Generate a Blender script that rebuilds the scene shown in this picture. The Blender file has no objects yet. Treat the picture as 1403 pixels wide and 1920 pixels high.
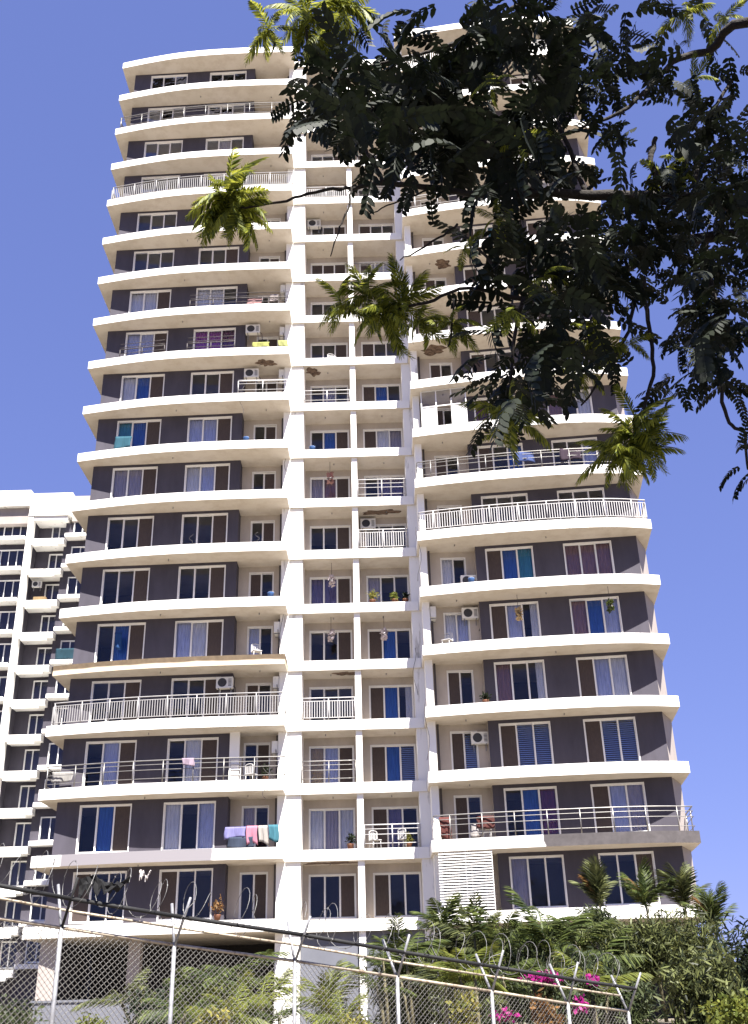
import bpy, math, random
import numpy as np
from mathutils import Matrix, Vector

# ------------------------------------------------------------------ camera, sky, sun, exposure
SC = bpy.context.scene
COL = SC.collection
CAMZ = 1.6
PITCH, ROLL, FPX = 0.45108, -0.026767, 1930.26
cam_d = bpy.data.cameras.new('camera')
cam = bpy.data.objects.new('camera', cam_d)
COL.objects.link(cam)
cam_d.sensor_fit = 'HORIZONTAL'
cam_d.sensor_width = 36.0
cam_d.lens = FPX / 1403.0 * 36.0
cam_d.clip_start = 0.1
cam_d.clip_end = 5000.0
cam.matrix_world = (Matrix.Translation((0, 0, CAMZ)) @ Matrix.Rotation(math.pi / 2 + PITCH, 4, 'X')
                    @ Matrix.Rotation(ROLL, 4, 'Z'))
SC.camera = cam

SUN_EL, SUN_AZ = math.radians(57.5), math.radians(21.0)      # azimuth: degrees to the right of straight behind the camera
world = bpy.data.worlds.new('World')
SC.world = world
world.use_nodes = True
nt = world.node_tree
bg = nt.nodes['Background']
sky = nt.nodes.new('ShaderNodeTexSky')
sky.sky_type = 'NISHITA'
sky.sun_disc = False
sky.sun_elevation = SUN_EL
sky.sun_rotation = math.pi - SUN_AZ
sky.altitude = 10
sky.air_density = 1.0
sky.dust_density = 0.0
sky.ozone_density = 3.0
tint = nt.nodes.new('ShaderNodeMix')
tint.data_type = 'RGBA'
tint.blend_type = 'MULTIPLY'
tint.inputs['Factor'].default_value = 1.0
tint.inputs['B'].default_value = (1.06, 1.18, 2.32, 1)
soft = nt.nodes.new('ShaderNodeGamma')            # the phone's flat tone curve on the whole sky
soft.inputs['Gamma'].default_value = 0.42
nt.links.new(sky.outputs['Color'], soft.inputs['Color'])
nt.links.new(soft.outputs['Color'], tint.inputs['A'])
nt.links.new(tint.outputs['Result'], bg.inputs['Color'])
bg.inputs['Strength'].default_value = 0.05

sun_d = bpy.data.lights.new('sun', 'SUN')
sun_d.energy = 5.0
sun_d.angle = math.radians(0.55)
sun_d.color = (1.0, 0.955, 0.88)
sun = bpy.data.objects.new('sun', sun_d)
COL.objects.link(sun)
to_sun = Vector((math.sin(SUN_AZ) * math.cos(SUN_EL), -math.cos(SUN_AZ) * math.cos(SUN_EL), math.sin(SUN_EL)))
sun.rotation_euler = to_sun.to_track_quat('Z', 'Y').to_euler()
sun.location = (0, -20, 40)

SC.view_settings.view_transform = 'Standard'
SC.view_settings.look = 'None'
SC.view_settings.gamma = 1.0
SC.view_settings.exposure = 1.93
SC.view_settings.use_curve_mapping = False
SC.render.engine = 'CYCLES'
SC.cycles.max_bounces = 7
SC.cycles.transparent_max_bounces = 12
SC.cycles.use_denoising = True

rng = random.Random(7)
nr = np.random.default_rng(11)


def at(px, py, Y):
    """world point that stands at ground distance Y from the camera in the direction of a photo pixel"""
    x, y = px - 701.5, py - 960.0
    cr, sr = math.cos(-ROLL), math.sin(-ROLL)
    a, b = x * cr - y * sr, x * sr + y * cr
    c, s = math.cos(PITCH), math.sin(PITCH)
    u = -b
    dy, dz = FPX * c - u * s, FPX * s + u * c
    t = Y / dy
    return Vector((a * t, Y, CAMZ + dz * t))


# ------------------------------------------------------------------ mesh helpers
class MB:
    def __init__(self):
        self.v, self.f, self.m = [], [], []

    def box(self, x0, x1, y0, y1, z0, z1, m=0):
        n = len(self.v)
        self.v += [(x0, y0, z0), (x1, y0, z0), (x1, y1, z0), (x0, y1, z0), (x0, y0, z1), (x1, y0, z1), (x1, y1, z1), (x0, y1, z1)]
        for q in ((0, 3, 2, 1), (4, 5, 6, 7), (0, 1, 5, 4), (1, 2, 6, 5), (2, 3, 7, 6), (3, 0, 4, 7)):
            self.f.append(tuple(n + i for i in q)); self.m.append(m)
        return self

    def prism(self, poly, z0, z1, ms=0, mt=0, mb=0):
        n, k = len(self.v), len(poly)
        self.v += [(x, y, z0) for x, y in poly] + [(x, y, z1) for x, y in poly]
        for i in range(k):
            j = (i + 1) % k
            self.f.append((n + i, n + j, n + k + j, n + k + i)); self.m.append(ms)
        self.f.append(tuple(n + k + i for i in range(k))); self.m.append(mt)
        self.f.append(tuple(n + i for i in reversed(range(k)))); self.m.append(mb)
        return self

    def tube(self, pts, r, n=6, m=0):
        pts = [Vector(p) for p in pts]
        if not hasattr(r, '__len__'):
            r = [r] * len(pts)
        b0 = len(self.v)
        ref = Vector((0, 0, 1))
        d0 = (pts[-1] - pts[0])
        if d0.length < 1e-6 or abs(d0.normalized().z) > .9:
            ref = Vector((1, 0.1, 0))
        for i, p in enumerate(pts):
            d = pts[min(i + 1, len(pts) - 1)] - pts[max(i - 1, 0)]
            d.normalize()
            a = d.cross(ref)
            if a.length < 1e-4:
                a = d.cross(Vector((0, 1, 0)))
            a.normalize()
            b = d.cross(a)
            for k in range(n):
                t = 2 * math.pi * k / n
                q = p + (a * math.cos(t) + b * math.sin(t)) * r[i]
                self.v.append(tuple(q))
        for i in range(len(pts) - 1):
            for k in range(n):
                k2 = (k + 1) % n
                self.f.append((b0 + i * n + k, b0 + i * n + k2, b0 + (i + 1) * n + k2, b0 + (i + 1) * n + k)); self.m.append(m)
        self.f.append(tuple(b0 + k for k in reversed(range(n)))); self.m.append(m)
        self.f.append(tuple(b0 + (len(pts) - 1) * n + k for k in range(n))); self.m.append(m)
        return self

    def quad(self, a, b, c, d, m=0):
        n = len(self.v)
        self.v += [tuple(a), tuple(b), tuple(c), tuple(d)]
        self.f.append((n, n + 1, n + 2, n + 3)); self.m.append(m)
        return self

    def mesh(self, name, mats, smooth=False):
        me = bpy.data.meshes.new(name)
        me.from_pydata(self.v, [], self.f)
        if not isinstance(mats, (list, tuple)):
            mats = [mats]
        for mt in mats:
            me.materials.append(mt)
        if len(mats) > 1:
            me.polygons.foreach_set('material_index', self.m)
        if smooth:
            me.polygons.foreach_set('use_smooth', [True] * len(self.f))
        me.update()
        return me


def np_mesh(name, V, F, mat):
    """V (n,3) array, F (m,k) array of polygons of one size"""
    V = np.asarray(V, np.float32); F = np.asarray(F, np.int32)
    me = bpy.data.meshes.new(name)
    me.vertices.add(len(V)); me.vertices.foreach_set('co', V.ravel())
    me.loops.add(F.size); me.loops.foreach_set('vertex_index', F.ravel())
    me.polygons.add(len(F))
    me.polygons.foreach_set('loop_start', np.arange(0, F.size, F.shape[1], dtype=np.int32))
    me.materials.append(mat)
    me.update(calc_edges=True); me.validate()
    return me


def obj(name, me, parent=None, loc=(0, 0, 0), rz=0.0, mat=None):
    o = bpy.data.objects.new(name, me)
    COL.objects.link(o)
    o.parent = parent
    o.location = loc
    o.rotation_euler = (0, 0, rz)
    if mat is not None:
        o.material_slots[0].link = 'OBJECT'
        o.material_slots[0].material = mat
    return o


def tag(o, label=None, cat=None, group=None, kind=None):
    if label: o['label'] = label
    if cat: o['category'] = cat
    if group: o['group'] = group
    if kind: o['kind'] = kind
    return o


def thing(name, label, cat, loc, group=None, rz=0.0):
    return tag(obj(name, None, None, loc, rz), label, cat, group)


# ------------------------------------------------------------------ materials
def mat(name, col, rough=.6, var=.12, scale=2.0, stretch=(1, 1, 1), metal=0.0, bump=0.0, bscale=30.0, spec=.4, col2=None, lo=.35, hi=.65):
    m = bpy.data.materials.new(name)
    m.use_nodes = True
    t = m.node_tree
    b = t.nodes['Principled BSDF']
    b.inputs['Roughness'].default_value = rough
    b.inputs['Metallic'].default_value = metal
    b.inputs['Specular IOR Level'].default_value = spec
    g = t.nodes.new('ShaderNodeNewGeometry')
    mp = t.nodes.new('ShaderNodeMapping')
    mp.inputs['Scale'].default_value = stretch
    t.links.new(g.outputs['Position'], mp.inputs['Vector'])
    n = t.nodes.new('ShaderNodeTexNoise')
    n.inputs['Scale'].default_value = scale
    n.inputs['Detail'].default_value = 6
    n.inputs['Roughness'].default_value = .65
    t.links.new(mp.outputs['Vector'], n.inputs['Vector'])
    r = t.nodes.new('ShaderNodeValToRGB')
    r.color_ramp.elements[0].position = lo
    r.color_ramp.elements[1].position = hi
    c2 = col2 if col2 else tuple(c * (1 - var) for c in col)
    r.color_ramp.elements[0].color = (*c2, 1)
    r.color_ramp.elements[1].color = (*col, 1)
    t.links.new(n.outputs['Fac'], r.inputs['Fac'])
    t.links.new(r.outputs['Color'], b.inputs['Base Color'])
    if bump:
        n2 = t.nodes.new('ShaderNodeTexNoise')
        n2.inputs['Scale'].default_value = bscale
        n2.inputs['Detail'].default_value = 4
        t.links.new(g.outputs['Position'], n2.inputs['Vector'])
        bp = t.nodes.new('ShaderNodeBump')
        bp.inputs['Strength'].default_value = bump
        bp.inputs['Distance'].default_value = .02
        t.links.new(n2.outputs['Fac'], bp.inputs['Height'])
        t.links.new(bp.outputs['Normal'], b.inputs['Normal'])
    return m


def masked(name, axis, edge, noise_amt, col_a, col_b, nscale=1.2, width=.03, mid=None):
    """two real coats on one slab: bare render beyond a ragged line, paint before it"""
    m = mat(name, col_a, .85, .3, 3.0)
    t = m.node_tree
    b = t.nodes['Principled BSDF']
    ramp_a = b.inputs['Base Color'].links[0].from_node
    g = [n for n in t.nodes if n.type == 'NEW_GEOMETRY'][0]
    tc = t.nodes.new('ShaderNodeTexCoord')
    sx = t.nodes.new('ShaderNodeSeparateXYZ')
    t.links.new(tc.outputs['Object'], sx.inputs[0])
    nz = t.nodes.new('ShaderNodeTexNoise')
    nz.inputs['Scale'].default_value = nscale
    nz.inputs['Detail'].default_value = 5
    t.links.new(g.outputs['Position'], nz.inputs['Vector'])
    ma = t.nodes.new('ShaderNodeMath'); ma.operation = 'MULTIPLY_ADD'
    t.links.new(nz.outputs['Fac'], ma.inputs[0]); ma.inputs[1].default_value = noise_amt
    src = sx.outputs[axis]
    if mid is not None:                       # distance from the middle of a patch
        su = t.nodes.new('ShaderNodeMath'); su.operation = 'SUBTRACT'; su.inputs[1].default_value = mid
        t.links.new(src, su.inputs[0])
        ab = t.nodes.new('ShaderNodeMath'); ab.operation = 'ABSOLUTE'
        t.links.new(su.outputs[0], ab.inputs[0]); src = ab.outputs[0]
    t.links.new(src, ma.inputs[2])
    mr = t.nodes.new('ShaderNodeMapRange')
    e = edge + noise_amt * .5
    mr.inputs['From Min'].default_value = e - width
    mr.inputs['From Max'].default_value = e + width
    t.links.new(ma.outputs[0], mr.inputs['Value'])
    mx = t.nodes.new('ShaderNodeMix'); mx.data_type = 'RGBA'
    t.links.new(mr.outputs[0], mx.inputs['Factor'])
    mx.inputs['A'].default_value = (*col_b, 1)
    t.links.new(ramp_a.outputs['Color'], mx.inputs['B'])
    t.links.new(mx.outputs['Result'], b.inputs['Base Color'])
    return m


M = {}
M['white'] = mat('white_paint', (.80, .785, .75), .75, .10, 2.2, (1, 1, .16), bump=.15, bscale=12, col2=(.30, .275, .24), lo=.27, hi=.40)
M['slabtop'] = mat('slab_top_tile', (.30, .26, .21), .7, .15, 2.0)
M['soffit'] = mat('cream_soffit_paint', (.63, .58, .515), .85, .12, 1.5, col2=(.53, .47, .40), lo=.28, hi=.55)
M['grey'] = mat('grey_wall_paint', (.064, .058, .077), .8, .26, 1.1, (1, 1, .3), bump=.2, bscale=25)
M['beige'] = mat('beige_recess_paint', (.47, .415, .36), .8, .2, 1.0, (1, 1, .4))
M['pale_side'] = mat('pale_grey_side_paint', (.34, .30, .28), .8, .14, 1.0, (1, 1, .4))
M['frame'] = mat('white_window_frame', (.74, .73, .71), .45, .06, 3.0)
M['room'] = mat('room_wall', (.16, .13, .11), .9, .2, .8)
M['bare'] = mat('bare_concrete', (.20, .18, .17), .9, .45, 1.5, bump=.5, bscale=14)
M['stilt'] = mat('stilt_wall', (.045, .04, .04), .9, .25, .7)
M['blue_grey'] = mat('blue_grey_panel', (.125, .13, .155), .6, .15, .6)
M['pipe'] = mat('dark_fitting', (.07, .06, .06), .6, .2, 3)
M['steel'] = mat('brushed_steel', (.26, .25, .24), .42, .2, 4, metal=.6)
M['whiterail'] = mat('white_rail_paint', (.46, .45, .45), .5, .1, 4)
M['ac'] = mat('air_conditioner_plastic', (.72, .71, .67), .5, .1, 5)
M['acdark'] = mat('air_conditioner_grille', (.04, .04, .045), .6, .2, 9)
M['galv'] = mat('galvanised_steel', (.33, .33, .345), .5, .45, 9, metal=.5)
M['rust'] = mat('rust_spotted_pipe', (.36, .31, .24), .65, .4, 12, metal=.2, col2=(.13, .075, .04), lo=.3, hi=.5)
M['blackpipe'] = mat('black_pipe', (.009, .009, .010), .75, .3, 8)
M['wire'] = mat('chain_link_wire', (.31, .30, .28), .5, .3, 6, metal=.5)
M['coil'] = mat('dull_razor_wire', (.22, .215, .21), .55, .4, 9, metal=.4)
M['greyrail'] = mat('grey_rail_paint', (.30, .29, .29), .5, .15, 4)
M['bark'] = mat('dark_bark', (.022, .017, .014), .9, .4, 14, bump=.8, bscale=40)
M['ground'] = mat('dry_earth', (.17, .145, .11), .95, .35, .8, bump=.4, bscale=4)
M['street'] = mat('asphalt', (.055, .054, .052), .9, .25, 3, bump=.3, bscale=60)
M['patch'] = mat('peeled_plaster', (.22, .155, .115), .95, .5, 5, bump=.6, bscale=12, col2=(.055, .035, .026), lo=.35, hi=.62)
M['bare_top'] = masked('weathered_slab_band', 2, -.27, .14, (.13, .092, .056), (.55, .47, .36), nscale=.7, width=.04)
M['grey_part'] = masked('unpainted_right_slab', 0, 4.75, .9, (.085, .075, .077), (.79, .77, .74), nscale=1.1, width=.05)
M['light_part'] = masked('patch_primed_slab', 0, 3.5, .5, (.80, .785, .75), (.215, .20, .215), nscale=.9, width=.05, mid=4.9)


def glass_mat(name, tintc, base):
    m = bpy.data.materials.new(name); m.use_nodes = True
    t = m.node_tree; t.nodes.clear()
    out = t.nodes.new('ShaderNodeOutputMaterial')
    tr = t.nodes.new('ShaderNodeBsdfTransparent'); tr.inputs[0].default_value = (*tintc, 1)
    gl = t.nodes.new('ShaderNodeBsdfGlossy'); gl.inputs['Roughness'].default_value = .03
    gl.inputs['Color'].default_value = (.8, .85, 1.0, 1)
    fr = t.nodes.new('ShaderNodeFresnel'); fr.inputs['IOR'].default_value = 1.33
    ad = t.nodes.new('ShaderNodeMath'); ad.operation = 'ADD'; ad.inputs[1].default_value = base; ad.use_clamp = True
    mx = t.nodes.new('ShaderNodeMixShader')
    g = t.nodes.new('ShaderNodeNewGeometry')
    nz = t.nodes.new('ShaderNodeTexNoise'); nz.inputs['Scale'].default_value = 1.3
    bp = t.nodes.new('ShaderNodeBump'); bp.inputs['Strength'].default_value = .06; bp.inputs['Distance'].default_value = .1
    t.links.new(g.outputs['Position'], nz.inputs['Vector'])
    t.links.new(nz.outputs['Fac'], bp.inputs['Height'])
    t.links.new(bp.outputs['Normal'], gl.inputs['Normal'])
    t.links.new(fr.outputs[0], ad.inputs[0])
    t.links.new(ad.outputs[0], mx.inputs[0])
    t.links.new(tr.outputs[0], mx.inputs[1]); t.links.new(gl.outputs[0], mx.inputs[2])
    t.links.new(mx.outputs[0], out.inputs[0])
    return m


M['glass'] = glass_mat('window_glass', (.90, .91, .94), .0)
M['screen'] = mat('brown_insect_screen', (.060, .042, .036), .7, .25, 5, (4, 4, 1))


def cloth(name, col, var=.25):
    return mat(name, col, .9, var, 5, (3, 3, .3))


CURT = {'w': cloth('white_curtain', (.86, .84, .82)), 'l': cloth('light_blue_curtain', (.60, .63, .80)),
        'g': cloth('grey_lavender_curtain', (.50, .44, .46)), 'p': cloth('violet_curtain', (.42, .10, .40)),
        'P': cloth('dark_plum_curtain', (.18, .05, .13)), 'B': cloth('blue_curtain', (.05, .16, .48)),
        't': cloth('teal_curtain', (.06, .30, .38)), 'r': cloth('rose_brown_curtain', (.34, .19, .18)),
        'c': cloth('tan_curtain', (.52, .38, .20)), 'v': cloth('purple_grey_curtain', (.22, .18, .30))}


def leaf_mat(name, col, col2, trans=.35, rough=.5):
    m = bpy.data.materials.new(name); m.use_nodes = True
    t = m.node_tree
    b = t.nodes['Principled BSDF']
    b.inputs['Roughness'].default_value = rough
    b.inputs['Specular IOR Level'].default_value = .22
    g = t.nodes.new('ShaderNodeNewGeometry')
    r = t.nodes.new('ShaderNodeValToRGB')
    r.color_ramp.elements[0].color = (*col2, 1)
    r.color_ramp.elements[1].color = (*col, 1)
    t.links.new(g.outputs['Random Per Island'], r.inputs['Fac'])
    t.links.new(r.outputs['Color'], b.inputs['Base Color'])
    tl = t.nodes.new('ShaderNodeBsdfTranslucent')
    hs = t.nodes.new('ShaderNodeHueSaturation'); hs.inputs['Value'].default_value = 1.6; hs.inputs['Hue'].default_value = .48
    t.links.new(r.outputs['Color'], hs.inputs['Color'])
    t.links.new(hs.outputs['Color'], tl.inputs['Color'])
    mx = t.nodes.new('ShaderNodeMixShader'); mx.inputs[0].default_value = trans
    t.links.new(b.outputs[0], mx.inputs[1]); t.links.new(tl.outputs[0], mx.inputs[2])
    t.links.new(mx.outputs[0], t.nodes['Material Output'].inputs[0])
    return m


M['leaf_dark'] = leaf_mat('dark_oval_leaf', (.011, .016, .007), (.004, .007, .004), .10, .62)
M['leaf_bright'] = leaf_mat('bright_feathery_leaf', (.25, .275, .035), (.022, .04, .010), .42)
M['palm'] = leaf_mat('palm_leaf', (.095, .12, .03), (.010, .020, .007), .3)
M['palm_yellow'] = leaf_mat('yellow_palm_leaf', (.15, .165, .03), (.06, .08, .016), .35)
M['shrub'] = leaf_mat('shrub_leaf', (.075, .092, .038), (.014, .022, .010), .25)
M['shrub_mix'] = leaf_mat('mixed_shrub_leaf', (.13, .145, .05), (.008, .013, .006), .24)
M['shrub_dark'] = leaf_mat('dark_shrub_leaf', (.020, .030, .012), (.008, .013, .006), .12)
M['shrub_yellow'] = leaf_mat('yellow_variegated_leaf', (.24, .21, .05), (.08, .10, .02), .3)
M['croton'] = leaf_mat('croton_leaf', (.20, .10, .03), (.09, .055, .02), .3)
M['magenta'] = leaf_mat('magenta_bract', (.40, .022, .20), (.18, .010, .10), .35)
M['stem'] = mat('palm_stem', (.16, .14, .08), .8, .4, 8, (1, 1, 4))

# ------------------------------------------------------------------ ground and street
def gz(x, y):
    """plot falls gently to the right along the fence and rises to the tower's terrace"""
    t = min(max((y - 8) / 8.0, 0), 1)
    f = .55 - .13 * (x + 5)
    f = max(min(f, .6), -1.0)
    k = min(max((y - 24) / 14.0, 0), 1)
    return t * f * (1 - k) + k * 1.0


g = MB()
xs = [-3000, -400, -120, -60] + list(np.linspace(-40, 40, 41)) + [60, 120, 400, 3000]
ys = [-600, -60, -20, 0, 6] + list(np.linspace(8, 46, 39)) + [60, 120, 400, 4000]
for y in ys:
    for x in xs:
        g.v.append((float(x), float(y), gz(x, y)))
nx = len(xs)
for j in range(len(ys) - 1):
    for i in range(nx - 1):
        g.f.append((j * nx + i, j * nx + i + 1, (j + 1) * nx + i + 1, (j + 1) * nx + i))
tag(obj('ground', g.mesh('ground', M['ground'], True)), kind='structure')
s = MB(); s.quad((-200, -5, .012), (200, -5, .012), (200, 6.2, .012), (-200, 6.2, .012))
tag(obj('street', s.mesh('street', M['street'])), kind='structure')
s = MB(); s.box(-200, 200, 6.2, 6.5, -.1, .14)
tag(obj('kerb', s.mesh('kerb', M['bare'])), kind='structure')

# ------------------------------------------------------------------ the tower
Z0 = CAMZ + 3.699          # top of the lowest slab
FH = 3.0                   # storey height
ST = .5                    # slab edge height
NF = 18


def zf(i, o=0.0):
    return Z0 + FH * i + o


TB = Vector((0, 49, 1.0))
tower = thing('apartment_tower', 'tall white and grey apartment tower with curved balcony slabs on two wings', 'building', TB)


def T(x, y, z):
    return (x - TB.x, y - TB.y, z - TB.z)


LF = [(-16.04, 48.90), (-15.1, 48.70), (-13.8, 48.45), (-12.2, 48.20), (-10.5, 48.04), (-8.5, 47.95), (-6.5, 47.92), (-4.5, 47.93)]
RF = [(2.15, 47.2), (3.4, 46.95), (4.8, 46.7), (6.4, 46.47), (8.0, 46.3), (9.5, 46.18), (11.0, 46.13), (12.4, 46.22), (13.77, 46.48)]


def dense(pts, n=4):
    """smooth the slab's front curve (Catmull-Rom)"""
    out = []
    P = [np.array(p) for p in pts]
    for i in range(len(P) - 1):
        p0 = P[max(i - 1, 0)]; p1 = P[i]; p2 = P[i + 1]; p3 = P[min(i + 2, len(P) - 1)]
        for k in range(n):
            t = k / n
            q = .5 * ((2 * p1) + (-p0 + p2) * t + (2 * p0 - 5 * p1 + 4 * p2 - p3) * t * t + (-p0 + 3 * p1 - 3 * p2 + p3) * t ** 3)
            out.append((float(q[0]), float(q[1])))
    out.append(tuple(pts[-1]))
    return out


LFD, RFD = dense(LF), dense(RF)
BACK = 60.0
polyL = LFD + [(-4.5, BACK), (-15.9, BACK)]
polyC = [(-4.45, 49.15), (2.13, 49.15), (2.13, BACK), (-4.45, BACK)]
polyR = RFD + [(14.45, 52.0), (14.45, BACK), (2.15, BACK)]


def slab_mesh(nm, poly, h=ST):
    mb = MB()
    cx, cy = poly[0]
    p = [(x - cx, y - cy) for x, y in poly]
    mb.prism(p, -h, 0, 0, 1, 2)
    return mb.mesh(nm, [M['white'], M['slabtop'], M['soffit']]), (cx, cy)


slabs = {}
for key, poly in (('L', polyL), ('C', polyC), ('R', polyR)):
    slabs[key] = slab_mesh('balcony_slab_' + key, poly)
for i in range(NF + 1):
    for key in 'LCR':
        me, (cx, cy) = slabs[key]
        sm = None
        if key == 'L' and i == 4: sm = M['bare_top']
        if key == 'R' and i == 1: sm = M['grey_part']
        if key == 'L' and i == 1: sm = M['light_part']
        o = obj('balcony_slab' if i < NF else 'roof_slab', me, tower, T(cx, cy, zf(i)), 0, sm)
        if sm is M['bare_top']: o['label'] = 'slab with a weathered brown upper band'
        if sm is M['grey_part']: o['label'] = 'slab edge left as bare grey concrete at its right end'
        if sm is M['light_part']: o['label'] = 'slab edge primed in patchy pale grey'

# joints in the paint where the slab shuttering met
# vertical structure
def tbox(name, x0, x1, y0, y1, z0, z1, m):
    mb = MB(); mb.box(0, x1 - x0, 0, y1 - y0, 0, z1 - z0)
    return obj(name, mb.mesh(name, m), tower, T(x0, y0, z0))


TOP = zf(NF, -.02)
tbox('pillar', -4.9, -3.78, 49.27, 51.2, 1.0, zf(NF, .22), M['white'])
tbox('pillar', 1.76, 2.66, 49.27, 51.2, 1.0, zf(NF, .12), M['white'])
tbox('pillar', 2.27, 2.62, 47.95, 49.4, zf(0, -.4), TOP, M['white'])
tbox('pillar', -1.16, -.86, 49.30, 51.0, 1.0, TOP, M['white'])
tbox('side_wall', -15.3, -15.1, 49.58, BACK - .1, 1.0, TOP, M['grey'])
mb = MB(); mb.prism([(13.15, 47.32), (14.0, 49.0), (14.0, BACK - .1), (13.8, BACK - .1), (13.8, 49.05), (13.0, 47.55)], 0, TOP - zf(0, -.4))
obj('side_wall', mb.mesh('side_wall', M['pale_side']), tower, T(0, 0, zf(0, -.4)))
tbox('interior_wall', -15.08, -4.6, 53.6, 53.8, zf(0), TOP, M['room'])
tbox('interior_wall', -4.4, 2.1, 54.2, 54.4, zf(0), TOP, M['room'])
tbox('interior_wall', 2.7, 13.75, 52.2, 52.4, zf(0), TOP, M['room'])
tbox('parapet_block', 2.4, 4.0, 47.5, 50.0, zf(NF), zf(NF, .85), M['white'])
tbox('stair_head', 3.5, 9.5, 53.0, 58.0, zf(NF), zf(NF, 2.6), M['white'])
tbox('dark_upright', -5.06, -4.94, 49.9, 50.02, zf(0), TOP, M['pipe'])  # slim dark full-height uprights beside the pillars
tbox('dark_upright', 2.70, 2.80, 48.55, 48.65, zf(0), TOP, M['pipe'])

WH0, WH1 = .12, 2.33        # window sill and head above the slab
SH = FH - ST                # wall height between slabs
WT = .2                     # wall thickness


def wall_mesh(nm, L, openings, z0, z1, H=SH, m='grey'):
    """one storey of wall with real openings, local x along the wall, y into the building"""
    mb = MB()
    u = 0.0
    for a, b in openings:
        mb.box(u, a, 0, WT, 0, H)
        mb.box(a, b, 0, WT, z1, H)
        mb.box(a, b, 0, WT, 0, z0)
        u = b
    mb.box(u, L, 0, WT, 0, H)
    return mb.mesh(nm, M[m])


FR = {}


def frame_mesh(W, H, n):
    k = (round(W, 3), round(H, 3), n)
    if k in FR: return FR[k]
    mb = MB()
    t, d = .045, .19
    mb.box(0, t, -.02, d, 0, H); mb.box(W - t, W, -.02, d, 0, H)
    mb.box(t, W - t, -.02, d, H - t, H); mb.box(t, W - t, -.035, d, 0, t)
    pw = (W - 2 * t) / n
    for j in range(n):
        y0 = .085 if j % 2 == 0 else .125
        a, b = t + j * pw, t + (j + 1) * pw
        f = .042
        mb.box(a - (.012 if j else 0), a + f, y0, y0 + .035, t, H - t)
        mb.box(b - f, b + (.012 if j < n - 1 else 0), y0 + .002, y0 + .037, t, H - t)
        mb.box(a + f, b - f, y0 + .004, y0 + .033, t, t + .06)
        mb.box(a + f, b - f, y0 + .004, y0 + .033, H - t - .05, H - t)
    FR[k] = (mb.mesh('window_frame', M['frame']), t, pw)
    return FR[k]


PN = {}


def pane_mesh(w, h):
    k = (round(w, 3), round(h, 3))
    if k not in PN:
        PN[k] = MB().box(0, w, 0, .008, 0, h).mesh('pane', M['glass'])
    return PN[k]


CU = {}


def curtain_mesh(w, h, seed):
    k = (round(w, 2), round(h, 2), seed)
    if k in CU: return CU[k]
    r = random.Random(seed)
    n = 22
    V, F = [], []
    ph = r.random() * 6
    for z in (0, .35, .75, 1):
        for a in range(n + 1):
            u = a / n
            yy = .035 * math.sin(u * n * 1.25 + ph + .4 * math.sin(5 * u + z)) * (1.15 - .3 * z)
            uu = u + .012 * math.sin(7 * u + 3 * z + ph)
            V.append((uu * w, yy, z * h))
    for q in range(3):
        for a in range(n):
            b = q * (n + 1) + a
            F.append((b, b + 1, b + n + 2, b + n + 1))
    me = bpy.data.meshes.new('curtain'); me.from_pydata(V, [], F); me.materials.append(CURT['w'])
    me.polygons.foreach_set('use_smooth', [True] * len(F)); me.update()
    CU[k] = me
    return me


BL = {}


def blind_mesh(w, h):
    k = (round(w, 2), round(h, 2))
    if k not in BL:
        mb = MB()
        n = int(h / .095)
        for j in range(n):
            z = j * .095
            mb.quad((0, .0, z), (w, 0, z), (w, .045, z + .06), (0, .045, z + .06))
        BL[k] = mb.mesh('blind', M['blind'])
    return BL[k]


M['blind'] = mat('pale_blue_blind', (.42, .50, .70), .6, .1, 4)


def window(parent, loc, rz, W, H, codes, name='window'):
    n = len(codes)
    me, t, pw = frame_mesh(W, H, n)
    w = obj(name, me, parent, loc, rz)
    for j, c in enumerate(codes):
        y0 = .085 if j % 2 == 0 else .125
        a = t + j * pw + .042
        ww, hh = pw - .084, H - 2 * t - .11
        pm = pane_mesh(ww, hh)
        if c == 'b':
            obj('insect_screen', pm, w, (a, y0 + .012, t + .06), 0, M['screen'])
            continue
        if c != 'o':
            po = obj('pane', pm, w, (a, y0 + .012, t + .06))
            po.rotation_euler = (rng.gauss(0, .012), 0, rng.gauss(0, .014))
        if c in CURT:
            obj('curtain', curtain_mesh(pw * .98, H - .1, rng.randrange(5)), w, (t + j * pw, .215 + rng.uniform(0, .04), .06), 0, CURT[c])
        elif c == 's':
            obj('blind', blind_mesh(pw - .05, H - .12), w, (t + j * pw + .02, .19, .06))
        elif c == 'h':     # curtain drawn half way
            obj('curtain', curtain_mesh(pw * .5, H - .1, rng.randrange(5)), w, (t + j * pw + pw * .5, .22, .06), 0, CURT['w'])
    return w


def wall_line(p, q):
    d = Vector((q[0] - p[0], q[1] - p[1]))
    return d.length, math.atan2(d.y, d.x)


LA = (-15.3, 49.50); LB = (-7.2, 49.22)
RA = (5.1, 48.15); RB = (13.15, 47.30)
LL, LR = wall_line(LA, LB)
RL, RR = wall_line(RA, RB)
lwin = [(1.1, 3.57), (5.08, 7.54)]
rwin = [(.5, 2.91), (4.43, 6.83)]
wl = wall_mesh('wall', LL, lwin, WH0, WH1)
wr = wall_mesh('wall', RL, rwin, WH0, WH1)
wlb = wall_mesh('wall', 2.3, [(.55, 1.85)], .1, 2.2, SH, 'beige')          # left balcony back wall
wrb = wall_mesh('wall', 2.5, [(.72, 2.02)], .1, 2.2, SH, 'beige')
wcl = wall_mesh('wall', 2.62, [(.27, 2.48)], .12, 2.1, SH, 'beige')
wcr = wall_mesh('wall', 2.62, [(.36, 2.60)], .12, 2.1, SH, 'beige')
ret = MB().box(0, .2, 0, .85, 0, SH).mesh('wall', M['grey'])
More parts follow.
